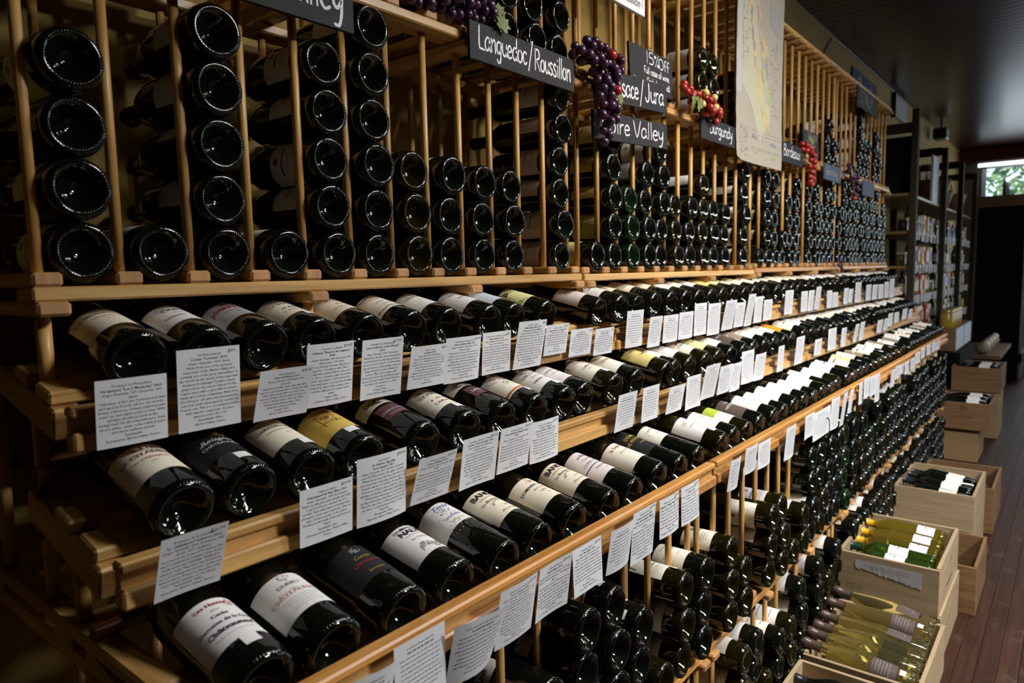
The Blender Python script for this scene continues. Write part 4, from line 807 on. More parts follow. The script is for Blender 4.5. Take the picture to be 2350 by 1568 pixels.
TXT = {(0, 0): ['', 'Domaine La Monardière', '*Vacqueyras "Les 2 Monardes" 2010', '/Grape Varietals: 70% Grenache, 30%', '/Syrah', '"Old vines of 40+ yrs. Fermented in tank', 'and aged in French oak for 12+ months.', 'Dense solid nose of black raspberry with', 'some tar and subtle violet aromas. Wild', 'garrigue (herbs) present in the', 'background. Mouth is big with spice, black', 'cherry, plum, cassis, some subtle pepper', 'and dense leathery tannins', 'Sustainable', 'Vacqueyras, Rhône Valley, France'],
(0, 1): ['$69.-', 'Tardieu-Laurent', '*Cornas "Coteaux" 2012', '/Grape Varietals: 100% Syrah', '"Made from one of the greatest', 'negociants of the Rhône Valley and', 'certainly one of the great winemakers of', 'the world. In the world of the negociant', 'business Dominique Tardieu selects', 'grapes from the top producers in the', 'region and crafts a wine full of texture,', 'depth and serious complexity. Made from', '50-100 year old vines and fermented in', 'concrete tanks then aged 22 months in', 'French oak. This is a concentrated wine', 'with superb complexity. 22 cases', 'imported into the U.S.!', 'Sustainable Wine', 'Rhône Valley, France'],
(0, 2): ['$15.99', 'Mas-Josephine', '*Côtes-du-Rhône 2012', '/Grape Varietals: 55% Syrah, 45%', '/Grenache', '"Husband and wife team make this wine', 'aged in cement tank. Nose of smooth, full,', 'black fruit, along with rose and violet', 'aromas. Mouth is dense with structure. A', 'touch of floral nuance with ripe fruit', 'blended with wild garrigue. Very', 'drinkable, plush, juicy wine', 'Organic Wine', 'Rhône Valley, France'],
(0, 3): ['$24.99', 'Oratoire St. Martin', '*Cairanne "Réserve des Seigneurs"', '*2008', '/Grape Varietals: 60% Grenache, 30%', '/Mourvèdre, 10% Syrah', '"From 50-year-old vines, this wine is', 'aged for 9 months in tank. This is', 'traditional southern Rhône wine at its', 'best. Nose of leather, dark cherry fruit,', 'earth, and tobacco. Full bodied in the', 'mouth with layers of complexity including', 'black fruit, black olives, pepper, spice,', 'and fine silky yet rich tannins in the', 'finish.', 'Organic Wine', '/Cairanne, Rhône Valley, France'],
(0, 4): ['$17.99', 'Domaine de Châteaumar', '*Côtes-du-Rhône "Cuvée Bastien"', '*2014', '/Grape Varietals: 100% Grenache', '"Made from old vine Grenache that has', 'been fermented in stainless and left to', 'rest in concrete tank for 12-18 months.', 'Spicy in the nose with garrigue nuances', 'along with black currant, blackberry', 'aromas. Silky on the tongue with', 'blackcherry, prune, fig, and black pepper', 'flavors. Firm ripe tannins finish this wine.', 'Excellent representation of 100%', 'Grenache!', 'Organic Wine', 'Orange, Rhône Valley, France'],
(0, 5): ['$69.-', 'Saint Cosme', '*Condrieu 2013', '/Grape Varietal: 100% Viognier', '"Twelve months aging in 5% in new oak,', '60% in 1 yr. old barrels, 35% in 2 yr. old', 'barrels. Explosive nose of mango, licorice,', 'violet, and peach. Flavors of lychee,', 'honeysuckle, licorice and apricot.', 'Balanced and energetic wine with a long', 'finish. Complex and alluring wine from one', 'of the top producers in the Northern', 'Rhone', 'Organic Wine'],
(0, 6): ['$19.99', 'Domaine les Grands Bois', '*Côtes du Rhône Blanc 2014', '/Grape Varietals: 90% Viognier, 10%', '/Grenache Blanc', '"Made from old vines. This wine has an', 'intense nose of peach and intense floral', 'nuances (characteristic of Viognier). Crisp', 'minerality, a full lingering finish with', 'white fruit flavors lead to a long lingering,', 'and pleasing finish. Famous in the', 'Northern Rhône, this example is a little', 'more plush and full bodied.', 'Organic Wine', 'Cairanne, Rhône Valley, France'],
(0, 7): ['$20', 'Domaine des Coteaux des Travers', '*Rasteau Réserve 2011', '/Grape Varietals: 60% Grenache, 30%', '/Syrah, 10% Mourvèdre', '"From old vines (60 years) and grown in', 'soil with a high percentage of limestone.', 'Fermented in tank then aged in barrel for', 'one year. This full-bodied wine has plenty', 'of ripe black fruit on the nose, with a little', 'garrigue (wild herb). Full bodied wine with', 'blackberry, kirsch, licorice and spice. This', 'is a hearty wine with serious substance.', 'Organic Wine', 'Rasteau, Rhône Valley, France'],
(0, 8): ['$55', 'Domaine Gauby', '*Vieilles Vignes Blanc 2007', '*Vin de pays Côtes Catalanes', '/Grape Varietals: 40% Macabeu, 15%', '/Chardonnay, 30% Grenache Blanc, 10%', '"All of the vines are 50+ years old, some', 'close to 100. 65% of the wine is aged in', 'oak for 10 months. Nose of crushed nuts,', 'herbal, fine cherry, a touch of honey with', 'an intense aroma wafting in the nose.', 'Mouth is full and complex. Very unique', 'with wild herb, burnt butter, roasted nuts', 'and a sherry quality to the drink. A dry', 'wine with mouthfilling complexity.', 'Biodynamic Wine', 'Calce, Roussillon, France'],
(0, 9): ['$15.99', 'Clos Centeilles', '*Carignanissime de Centeilles 2011', '/Grape Varietals: Carignan', '"Made from really old vines on the', 'property. Aromas of ripe cherries, plums,', 'blueberries, fresh soil, and a touch of', 'spice. Nice fruit on the palate with', 'present yet delicate tannins. Superb with', 'roast dishes.', 'Organic wine', 'Minervois, Languedoc, France'],
(0, 10): ['$12', 'Gérard Bertrand', '*Picpoul de Pinet 2014', '/Grape Varietals: Picpoul de Pinet', '"This wine is fermented in stainless. A', 'fresh wine with an exotic fruit nose,', 'herbs, spicy citrus, and melon. On the', 'palate, nice citrus and good acidity with', 'subtle flavors of pineapple and honeydew', 'melon. Thirst quenching tasty wine', 'Languedoc, France'],
(0, 11): ['$20', 'Domaine de Gabriele', '*Pinot Noir 2013', '/Grape Varietals: Pinot Noir', '"Grown in the far east region of the', 'Languedoc, this Pinot Noir has bright', 'cherry fruit including some black cherry.', 'Smooth and juicy on the palate with clean', 'flavors this is a great representation of', 'Pinot Noir that is easy drinking.', 'Valcros, Languedoc, France'],
(1, 0): ['$16.99', 'Domaine de la Citadelle', '*"Le Châtaignier" Luberon 2012', '/Grape Varietals: 40% Grenache, 40%', '/Syrah, 20% Carignan', '"Located in the heart of Provence, this', 'wine is made from younger vines and is', 'fruity and easy drinking. Vinified in', 'stainless tank. This wine has an intense', 'nose of red fruit and cherries, violets and', 'delicate spices. Round on the palate with', 'very supple tannins on the finish.', 'Sustainable Wine', 'Menerbes, Rhône Valley, France'],
(1, 1): ['$59.99', 'Château Sixtine', '*Châteauneuf du Pape Blanc 2011', '/Grape Varietals: 100% Roussanne', '"Made by 4th generation family, this wine', 'is aged in French oak barrels for 6', 'months. Rich with layers of golden fruit,', 'pineapple, sweet spice and toast. This is a', 'wine of sheer purity on the palate.', 'Medium bodied with a lean and focused', 'finish.', 'Sustainable wine', 'Châteauneuf-du-Pape, Rhône Valley,', 'France'],
(1, 2): ['$39.99', 'Joel Saurel', '*St. Damien Gigondas', '*"La Louisiane" 2011', '/Grape Varietals: 80% Old vine Grenache', '/and 15% Mourvèdre, 5% Syrah, Cinsault', '"Made from very old vines, this wine is', 'macerated for 6 months and then aged in', 'French oak for 12 months. Dense black', 'fruit nose of black cherry, kirsch, stone,', 'garrigue and plum. Full bodied with layers', 'of black fruit balancing the powerful', 'acidity and tannins that lingers on and on.', 'Rare for the state of Massachusetts, this', 'producer consistently produces stellar', 'Gigondas', 'Biodynamic Wine', 'Gigondas, Rhône Valley, France'],
(1, 3): ['$15.99', 'Domaine Pélaquié', '*Côtes-du Rhône 2014', '/Grape Varietals: 70% Grenache, 30%', '/Syrah', "\"Made from the younger vines in Luc's", 'vineyards. Fermented in stainless and left', 'to rest for 6 months before bottling.', 'Nose of red fruit including raspberries,', 'along with plum and black currant. Full', 'bodied and well rounded wine with lots of', 'character', 'Organic Wine', 'Laudun, Rhône Valley, France'],
(1, 4): ['$25.99', 'Domaine Oratoire St. Martin', '*Cairanne "Cuvée Prestige" 2006', '/Grape Varietals: 60% Grenache,', '/40% Mourvèdre', '"From close to 100-year-old vines, the', 'juice is fermented in oak vats then', 'matured in large oak barrels for 12', 'months. Leather, red fruit, musk, and', 'forest floor in the nose. On the palate,', 'this wine is peppery with licorice and', 'spice along with stewed dark fruit', 'flavors. A pure, traditional style of', 'southern Rhône red.', 'Organic Wine', 'Cairanne, Rhône Valley, France'],
(1, 5): ['$19.99', 'Domaine Pélaquié', '*Côtes-du-Rhône-Villages Laudun', '*2014', '/Grape Varietals: 60% Grenache, 30%', '/Syrah, 10% Mourvèdre', '"Aged in French oak for 12 months. Nose', 'of candied black fruit, garrigue, and deep', 'black currant fruit. Mouth is full bodied', 'with lots of garrigue (wild herb) interlaced', 'with black currant, roasted cherries, plum', 'fruit flavors. Powerful mouth with a solid', 'presence.', 'Organic Wine', 'Laudun, Rhône Valley, France'],
(1, 6): ['$22.99', 'Domaine les Aphillanthes', '*"Cuvée 3 Cépages"', '*Côtes-du-Rhône Villages 2012', '/Grape Varietals: 34% Grenache,', '/33% Syrah, 33% Mourvèdre', '"Aged in oak barrels for 12 months from', 'old vines. This wine has deep structure', 'with saturated dark fruit, aromas of', 'black currant, cherry, licorice, truffles', 'and earth. Powerful wine with substance.', 'A killer bottle from this top estate!', 'Biodynamic Wine', 'Travaillan, Rhône Valley, France'],
(2, 3): ['$21.99', 'Domaine du Terrebrune', "*Terre d'Ombre 2014", '/Grape Varietals: 80% Mourvèdre, 10%', '/Grenache, 10% Cinsault', '"This acclaimed Bandol producer', 'located in Bandol, this vineyard is located', 'just east of Bandol on the coast of the', 'Mediterranean. Fermented in stainless', 'then aged in large oak barrels for 5', 'months. This bottling is declassified', 'fruit from younger vines. Nose of deep', 'black fruit, roasted olives and a touch', 'herb. Fuller in body with black fruit', 'flavors and smooth tannins', 'Organic wine', 'Ollioules, Provence, France'],
(2, 4): ['$29.99', 'La Bastide Blanche', '*Bandol Blanc 2013', '/Grape Varietals: 67% Clairette, 20% Ugni', '/Blanc, 14% Bourboulenc, 7% Sauvignon', '/Blanc', '"Fermented in stainless. This wine has an', 'exotic fruit nose of white peach, sliced', 'honeydew and fresh citrus complex', 'aromas. Mouth has subtle honeyed honey', 'honeydew and citrus in the background.', 'This is a rich wine nice weight with an', 'appropriately smooth finish.', 'Organic Wine', 'Le Castellet, Provence, France'],
(2, 5): ['$21.99', 'Domaine Lafond', '*Lirac "Roc-Épine" 2012', '/Grape Varietals: 60% Grenache, 30%', '/Syrah, 5% Carignan, 5% Mourvèdre', '"Aged in new French oak barrels for 3-4', 'months then bottled and left to rest for', '6 months. Powerful and structured wine.', 'Complex nose of cinnamon, cooked fruit', 'and cherries. Fine and bold in the mouth', 'with dark fruit and peppery nuances that', 'persist', 'Biodynamic Wine', 'Lirac, Rhône Valley, France'],
(2, 7): ['$17.99', 'Thunevin-Calvet', '*Cuvée Constance 2009', '*Côtes du Roussillon Villages', '/Grape Varietals: 50% Grenache, 50%', '/Carignan', '"Made by famed wine consultant, Jean-Luc', 'Thunevin, this wine is aged for 14', 'months in concrete tanks. An intense nose', 'of black fruit and licorice. This wine has', 'beautiful ripe fruit with mineral, dark', 'flavors thanks to the Roussillon hills', 'making this an easy wine to love.', 'Sustainable Wine', 'Roussillon, France'],
(2, 8): ['$17.99', 'Château de la Liquière', '*Faugères "Vieilles Vignes" 2012', '/Grape Varietals: 40% Carignan, 40%', '/Grenache, 10% Syrah, 10% Mourvèdre', '"From one of the oldest growing estates in', 'the Languedoc, known for its schist soil,', 'this is an intense wine with', 'great dark fruits and minerality.', 'Organic Wine', 'Faugères, Languedoc, France'],
(2, 9): ['$15.99', 'Domaine de Fontsainte', '*Corbières 2012', '/Grape Varietals: 60% Carignan, 30%', '/Grenache, 10% Syrah', '"Close to the vineyards back to the', 'Roman times, renowned for sweet fruit.', 'Wine is aged in French oak for 10 months.', 'This is full flavored with a soft nose of', 'aromas of fresh and fruity bright berry.', 'Round, structured wine with long finish.', 'Boutenac, Languedoc, France']}
for L_ in TXT.values():
    for j, s in enumerate(L_):
        if s: reqs.append((s.lstrip('*/'), .012 if s[0] == '*' else 0, .25 if (s[0] == '/' or j == 0) else 0, 'CENTER' if j else 'RIGHT', 1))
prefetch(reqs)
random.seed(9)
def card(t, k, x0, x1, yt, zt, zb, curl=0.0):
    yr = TIERS[t][0]; yb = yr-.012; w_ = x1-x0; h = zt-zb; cx = (x0+x1)/2
    org = Vector((cx, yb, zb)); n = 6; nz = 4
    cv = random.uniform(-.003, .006)+curl
    def P(u, v, lift=0):            # u -1..1 across, v 0..1 up
        y = yb+(yt-yb)*v-.004+cv*(u*u-.6)*(1-.3*v)-curl*1.2*max(0, u)*v
        return (u*w_/2, y-yb-lift, v*h)
    q = MB(); vs_ = []; fs_ = []
    for j in range(nz+1):
        for i in range(n+1): vs_.append(P(-1+2*i/n, j/nz))
    k0 = len(vs_)
    for j in range(nz+1):
        for i in range(n+1): p = P(-1+2*i/n, j/nz); vs_.append((p[0], p[1]+.0004, p[2]))
    for j in range(nz):
        for i in range(n):
            a = j*(n+1)+i; fs_.append((a, a+1, a+n+2, a+n+1)); fs_.append((k0+a, k0+a+n+1, k0+a+n+2, k0+a+1))
    q.add(vs_, fs_, 'card_paper', True)
    lab = 'white printed price card, %s from the left on the %s display rail' % (ORD[k], TN[t])
    o = q.build('price_card', label=lab, cat='price card', group='printed price cards on the rails', loc=org)
    p = MB(); L_ = TXT.get((t, k))
    if L_:
        nl = len(L_)-1; lh = min(.0072, (h-.010)/(nl+.3)); s = lh*.80
        for j, b in enumerate(L_):
            if not b: continue
            bo = .012 if b[0] == '*' else 0; sh = .25 if (b[0] == '/' or j == 0) else 0; tx = b.lstrip('*/')
            v, f = text2d(tx, s*(1.05 if bo else 1) if j else s*1.5, bo, sh, 'CENTER' if j else 'RIGHT', 1)
            if not v: continue
            ww = max(a for a, _ in v)-min(a for a, _ in v); kx = min(1.15 if j else 1, (w_-.006)/ww) if j else 1
            z = h-.0045-lh*j if j else h-.0085
            x_ = 0 if j else w_/2-.004
            p.add([P((a*kx+x_)*2/w_, (z+b_)/h, .0003) for a, b_ in v], f, 'card_ink')
    else:
        nl = int((h-.014)/.0062)
        for j in range(nl):
            z = h-.011-j*.0062; hw = (w_/2-.006)*(random.uniform(.45, .75) if j in (0, 1, nl-1, nl-2) else random.uniform(.85, 1)); u = -hw; th = .0018 if j in (1,) else .0011
            while u < hw:
                e = min(u+random.uniform(.003, .010), hw); p.add([P(u*2/w_, z/h, .0003), P(e*2/w_, z/h, .0003), P(e*2/w_, (z+th)/h, .0003), P(u*2/w_, (z+th)/h, .0003)], [(0, 1, 2, 3)], 'card_ink'); u = e+.0016
    p.build('printed_text', o)
for t in CARDS:
    for k, (x0, x1, yt, zt, zb, _) in enumerate(CARDS[t]): card(t, k, x0, x1, yt, zt, zb, .012 if (t, k) in ((2, 2), (2, 0)) else 0)

# ------------------------------------------------------------------ hand-lettered signs
G = {  # single-stroke letters: advance, strokes
'L': (.52, [[(.06, 1), (.05, .5), (.07, .04), (.25, 0), (.5, 0)]]), 'R': (.62, [[(.08, 0), (.07, 1)], [(.07, .97), (.35, 1), (.5, .85), (.45, .6), (.1, .5)], [(.2, .5), (.56, 0)]]),
'A': (.62, [[(.02, 0), (.28, 1), (.56, 0)], [(.12, .38), (.46, .38)]]), 'J': (.5, [[(.38, 1), (.38, .3), (.28, .03), (.12, .03), (.04, .22)]]), 'V': (.6, [[(.02, 1), (.28, 0), (.56, 1)]]),
'B': (.58, [[(.08, 0), (.08, 1)], [(.08, 1), (.38, .95), (.42, .7), (.1, .53)], [(.1, .53), (.46, .46), (.5, .16), (.3, 0), (.06, 0)]]), 'F': (.48, [[(.08, 0), (.08, 1), (.46, 1)], [(.08, .55), (.38, .55)]]),
'O': (.62, [[(.32, 1), (.1, .85), (.04, .5), (.14, .1), (.34, 0), (.52, .2), (.56, .6), (.44, .92), (.3, 1)]]), 'I': (.4, [[(.2, 0), (.2, 1)], [(.06, 1), (.34, 1)], [(.06, 0), (.34, 0)]]), 'T': (.55, [[(.27, 0), (.27, 1)], [(.04, 1), (.52, 1)]]),
'Y': (.55, [[(.04, 1), (.27, .5), (.5, 1)], [(.27, .5), (.27, 0)]]), 'U': (.6, [[(.06, 1), (.06, .25), (.25, 0), (.46, .2), (.5, 1)]]), 'E': (.5, [[(.46, 1), (.08, 1), (.08, 0), (.48, 0)], [(.08, .5), (.4, .5)]]), 'C': (.55, [[(.5, .85), (.3, 1), (.08, .7), (.06, .3), (.25, 0), (.5, .12)]]),
'a': (.50, [[(.40, .52), (.24, .60), (.06, .44), (.04, .18), (.16, .01), (.32, .10), (.40, .32)], [(.41, .58), (.39, .25), (.47, .01)]]), 'n': (.48, [[(.06, .60), (.07, 0)], [(.07, .34), (.2, .57), (.35, .55), (.39, .3), (.41, 0)]]),
'g': (.50, [[(.40, .52), (.22, .60), (.06, .42), (.08, .14), (.24, .06), (.38, .26)], [(.41, .58), (.40, .0), (.34, -.32), (.18, -.36), (.08, -.24)]]), 'u': (.48, [[(.06, .58), (.07, .2), (.2, .01), (.34, .12), (.40, .35)], [(.41, .58), (.40, .2), (.46, .01)]]),
'e': (.46, [[(.06, .30), (.38, .34), (.33, .53), (.2, .60), (.06, .42), (.05, .18), (.18, .0), (.40, .08)]]), 'd': (.50, [[(.40, .5), (.22, .58), (.06, .40), (.06, .14), (.2, .0), (.36, .14), (.40, .34)], [(.41, 1), (.40, .25), (.44, .0)]]),
'o': (.48, [[(.22, .60), (.06, .46), (.05, .16), (.20, .0), (.36, .1), (.41, .36), (.32, .55), (.2, .60)]]), 'c': (.42, [[(.36, .5), (.22, .60), (.06, .42), (.06, .16), (.2, .0), (.38, .1)]]), '/': (.42, [[(.04, -.18), (.36, 1.12)]]),
's': (.42, [[(.34, .54), (.2, .62), (.08, .48), (.16, .34), (.32, .24), (.32, .06), (.16, .0), (.04, .1)]]), 'i': (.22, [[(.11, .58), (.11, 0)], [(.11, .82), (.115, .85)]]), 'l': (.22, [[(.10, 1.02), (.11, 0)]]), 'r': (.38, [[(.07, .60), (.07, 0)], [(.07, .34), (.18, .56), (.34, .55)]]),
'y': (.48, [[(.05, .58), (.1, .22), (.24, .12), (.38, .3)], [(.42, .58), (.38, .0), (.28, -.34), (.1, -.34)]]), 'x': (.44, [[(.04, .58), (.4, 0)], [(.4, .58), (.04, 0)]]), 'f': (.34, [[(.32, .95), (.2, 1), (.14, .8), (.14, 0)], [(.02, .52), (.3, .52)]]), 'w': (.6, [[(.04, .58), (.14, 0), (.28, .42), (.42, 0), (.54, .58)]]),
'h': (.48, [[(.07, 1), (.07, 0)], [(.07, .34), (.22, .57), (.36, .5), (.4, 0)]]), 'm': (.66, [[(.06, .6), (.06, 0)], [(.06, .38), (.2, .57), (.3, .45), (.31, 0)], [(.31, .38), (.45, .57), (.56, .45), (.58, 0)]]), 't': (.36, [[(.15, .9), (.15, .1), (.3, .02)], [(.02, .6), (.3, .6)]]),
'1': (.26, [[(.12, 1), (.12, 0)]]), '5': (.5, [[(.42, 1), (.12, 1), (.08, .58), (.3, .6), (.44, .36), (.34, .06), (.06, .04)]]), '%': (.5, [[(.40, 1), (.12, 0)], [(.12, .9), (.05, .8), (.12, .7), (.18, .8), (.12, .9)], [(.38, .22), (.31, .12), (.38, .02), (.45, .12), (.38, .22)]]), '(': (.3, [[(.24, 1), (.08, .6), (.1, .2), (.22, -.05)]]), '.': (.2, [[(.08, .0), (.09, .04)]]), ' ': (.3, [])}
G['G'] = (.6, [[(.5, .85), (.3, 1), (.08, .7), (.06, .3), (.25, 0), (.5, .1), (.5, .42), (.32, .42)]])
G[')'] = (.3, [[(.06, 1), (.2, .6), (.2, .2), (.06, -.05)]])
def smooth(ps, k=4):
    if len(ps) < 3: return ps
    out = []
    for i in range(len(ps)-1):
        p0, p1, p2, p3 = ps[max(i-1, 0)], ps[i], ps[i+1], ps[min(i+2, len(ps)-1)]
        for j in range(k):
            t = j/k; out.append(tuple(.5*((2*b)+(-a+c)*t+(2*a-5*b+4*c-d)*t*t+(-a+3*b-3*c+d)*t**3) for a, b, c, d in zip(p0, p1, p2, p3)))
    return out+[ps[-1]]
def hand(q, s, x, z, h, wid, mat, y=0, kx=1.0, slope=0.0, thick=.0006):
    """chalk strokes in the XZ plane facing -Y"""
    for ch in s:
        adv, strokes = G[ch]
        for st in strokes:
            ps = [(x+px*h*kx, z+slope*(px*h)+pz*h) for px, pz in smooth([(a+random.uniform(-.012, .012), b+random.uniform(-.012, .012)) for a, b in st])]
            lft = []; rgt = []
            for i, p in enumerate(ps):
                a, b = ps[max(i-1, 0)], ps[min(i+1, len(ps)-1)]; dx, dz = b[0]-a[0], b[1]-a[1]; l = math.hypot(dx, dz) or 1e-6
                w2 = wid/2*random.uniform(.88, 1.1); nx, nz = -dz/l*w2, dx/l*w2
                if i in (0, len(ps)-1):
                    e = (-1 if i == 0 else 1)*wid*.3; p = (p[0]+dx/l*e, p[1]+dz/l*e); nx *= .7; nz *= .7
                lft.append((p[0]+nx, y-thick, p[1]+nz)); rgt.append((p[0]-nx, y-thick, p[1]-nz))
            n = len(ps); q.add(lft+rgt, [(i, i+1, n+i+1, n+i) for i in range(n-1)], mat)
        x += adv*h*kx; z += slope*adv*h*kx
    return x
def width(s): return sum(G[c][0] for c in s)
random.seed(4)
def sign(x0, x1, z0, z1, y, lines, lab, mat='chalkboard', ink_='chalk', tilt=0, hooks=True, lean=0, name='chalkboard_sign', roll=0):
    w_, h = x1-x0, z1-z0; r = empty(name, (x0, y, z0), lab, 'sign', 'small hand-lettered signs on the rack'); r.rotation_euler = (lean, roll, tilt)
    q = MB(); q.box(0, w_, 0, .008, 0, h, mat, .0008); q.build('board', r)
    p = MB()
    for (s, fx, fz, fh, fw) in lines:          # text, left fraction, base fraction, cap height m, total width m
        kx = fw/(width(s)*fh); hand(p, s, w_*fx, h*fz, fh, fh*.092 if fh > .02 else fh*.13, ink_, 0, kx)
    if p.v: p.build('chalk_lettering', r)
    if hooks:
        for fx in (.5,):
            q = MB(); q.tube([(w_*fx, .004, h-.006), (w_*fx, -.002, h-.008), (w_*fx, -.003, h+.002), (w_*fx, .004, h+.010), (w_*fx, .012, h+.014)], .0009, 6, 'steel'); q.build('hook', r)
    return r
sign(.50, .812, CAMH+.420, CAMH+.512, 1.000, [('Valley', .52, .30, .062, .128)], 'black chalkboard sign at the top left above the nearest rack')
sign(1.112, 1.497, CAMH+.446, CAMH+.524, 1.000, [('Languedoc', .07, .33, .046, .166), ('/', .51, .30, .052, .022), ('Roussillon', .575, .28, .046, .148)], 'long black chalkboard sign below the upper bottles on the nearest rack')
sign(1.600, 2.008, CAMH+.450, CAMH+.532, 1.000, [('Alsace', .22, .26, .052, .140), ('/', .575, .2, .056, .028), ('Jura', .655, .26, .052, .118)], 'black chalkboard sign beside the purple grapes, upper of two hanging together', roll=-.06)
sign(1.584, 2.005, CAMH+.346, CAMH+.420, .998, [('Loire', .10, .28, .046, .150), ('Valley', .50, .28, .046, .185)], 'black chalkboard sign hanging lowest beneath the purple grapes', roll=-.05)
sign(2.256, 2.566, CAMH+.436, CAMH+.512, 1.000, [('Burgundy', .22, .36, .040, .200)], 'small black chalkboard sign right of the red grapes, left of the map')
sign(3.046, 3.362, CAMH+.450, CAMH+.535, 1.000, [('Bordeaux', .15, .33, .046, .230)], 'small black chalkboard sign directly right of the wall map')
sign(1.815, 2.085, CAMH+.532, CAMH+.652, 1.018, [('15%', .36, .66, .034, .085), ('Off', .66, .64, .032, .07), ('Full case of wine.', .31, .40, .019, .165), ('(Includes mixed)', .36, .16, .018, .15)], 'tilted discount chalkboard standing on the shelf behind the grapes', lean=-.05)
sign(3.44, 3.68, CAMH+.530, CAMH+.640, 1.018, [('15%', .22, .62, .032, .10), ('Off', .62, .62, .030, .07), ('Full case of', .2, .36, .018, .13), ('wine', .2, .14, .018, .07)], 'small discount chalkboard on the shelf of the third rack', ink_='chalk_dim', lean=-.05)
sign(3.72, 4.02, CAMH+.432, CAMH+.510, 1.000, [('Germany', .10, .35, .036, .20)], 'blue-grey hand-lettered sign on the third rack shelf edge', mat='board_blue', ink_='chalk_dim')
sign(4.32, 4.81, CAMH+.890, CAMH+1.000, .998, [('ITALY', .14, .30, .058, .30)], 'large dark sign with tall letters at the top of the farthest rack', ink_='chalk_dim')
sign(4.52, 4.80, CAMH+.410, CAMH+.500, 1.000, [], 'small blank blue-grey sign at the farthest rack shelf edge', mat='board_blue')
# white printed sign hung high
r = empty('hanging_printed_sign', (1.42, .955, CAMH+.690), 'white printed sign hung high above the second rack, cut by the frame', 'sign')
q = MB(); q.box(0, .362, 0, .012, 0, .14, 'white_board', .001); q.build('board', r)
q = MB(); v, f = text2d('Languedoc-Roussillon', .034, 0, .2, 'RIGHT'); q.add([(a*.85+.335, -.0006, b+.016) for a, b in v], f, 'ink_black'); q.box(.345, .350, -.0006, 0, .018, .06, 'ink_pink'); q.build('printed_text', r)
# wall map hung in front of the rack
r = empty('wall_map', (2.552, .992, CAMH+.402), 'large paper wine map hanging down in front of the rack', 'map')
def mp_(u, z, l=0): return (u, .006*math.sin(u*7+.4)+.004*math.sin(z*5)-l, z)
MW, MH = .485, .74
q = MB(); n, k = 12, 16; vs_ = []; fs_ = []
for j in range(k+1):
    for i in range(n+1):
        u, z = MW*i/n, MH*j/k
        if j == 0 and i in (0, n): u = MW*.012 if i == 0 else MW*.99
        vs_.append(mp_(u+(.002*math.sin(z*60) if i in (0, n) else 0), z+(.012*(1-i/2)**2 if j == 0 and i < 2 else 0)))
for j in range(k):
    for i in range(n): a = j*(n+1)+i; fs_.append((a, a+1, a+n+2, a+n+1))
q.add(vs_, fs_, 'map_paper' if 'map_paper' in MATS else (plain('map_paper', (.36, .325, .26), .75, .2, var=.05, bscale=8), 'map_paper')[1], True); q.build('paper_sheet', r)
for nm, c in dict(m_sea=(0.4, 0.403, 0.383), m_land=(0.431, 0.41, 0.29), m_purple=(0.307, 0.211, 0.259), m_pink=(0.493, 0.31, 0.271), m_orange=(0.536, 0.36, 0.172), m_green=(0.375, 0.397, 0.185), m_yellow=(0.586, 0.478, 0.16), m_grey=(0.326, 0.304, 0.278), m_blue=(0.288, 0.298, 0.371)).items(): plain(nm, c, .75, .2)
def blob(p, pts, mat, l=.0005):
    j = .0015 if l > .0006 else .006; ps = [(a+random.uniform(-j, j), b+random.uniform(-j, j)) for a, b in smooth(pts+[pts[0]], 3)[:-1]]
    cx_, cz_ = sum(a for a, b in ps)/len(ps), sum(b for a, b in ps)/len(ps)
    p.add([mp_(cx_, cz_, l)]+[mp_(a, b, l) for a, b in ps], [(0, 1+i, 1+(i+1) % len(ps)) for i in range(len(ps))], mat)
p = MB(); random.seed(8)
blob(p, [(.008, .24), (.05, .26), (.07, .40), (.055, .55), (.07, .735), (.008, .735)], 'm_sea'); blob(p, [(.06, .28), (.16, .22), (.25, .10), (.27, .16), (.26, .40), (.20, .60), (.15, .735), (.075, .735), (.06, .55), (.075, .40)], 'm_land', .0004)
blob(p, [(.22, .12), (.30, .13), (.36, .22), (.34, .30), (.22, .32)], 'm_land', .0004)
def strip(path, wd, mats, n, l):
    for i in range(n):
        t = i/n*(len(path)-1); k = min(int(t), len(path)-2); a, b = path[k], path[k+1]; u = a[0]+(b[0]-a[0])*(t-k)+random.gauss(0, wd*.45); z = a[1]+(b[1]-a[1])*(t-k)+random.gauss(0, .008); s_ = random.uniform(.003, .009)
        blob(p, [(u-s_, z-s_), (u+s_*.6, z-s_*1.3), (u+s_, z+s_*.5), (u-s_*.2, z+s_*1.6)], random.choice(mats), l+random.random()*.0003)
strip([(.10, .72), (.125, .62), (.15, .52), (.185, .44), (.20, .36)], .012, ('m_purple', 'm_purple', 'm_pink', 'm_yellow'), 90, .0008)
strip([(.185, .66), (.225, .58), (.24, .50)], .022, ('m_pink', 'm_pink', 'm_land'), 70, .0008)
strip([(.26, .49), (.31, .45), (.27, .41)], .026, ('m_orange', 'm_land', 'm_orange'), 70, .0009)
strip([(.215, .37), (.245, .30), (.27, .22), (.32, .16)], .012, ('m_orange', 'm_yellow', 'm_orange'), 66, .0010)
strip([(.27, .37), (.32, .32), (.35, .25)], .022, ('m_green', 'm_green', 'm_land'), 70, .0010)
strip([(.245, .32), (.26, .26)], .006, ('m_yellow',), 9, .0012); strip([(.32, .40), (.325, .35)], .005, ('m_blue', 'm_pink'), 10, .0012)
blob(p, [(.34, .64), (.43, .61), (.44, .53), (.35, .555)], 'm_grey', .0008); blob(p, [(.41, .50), (.425, .495), (.42, .475), (.41, .48)], 'm_blue', .0008)
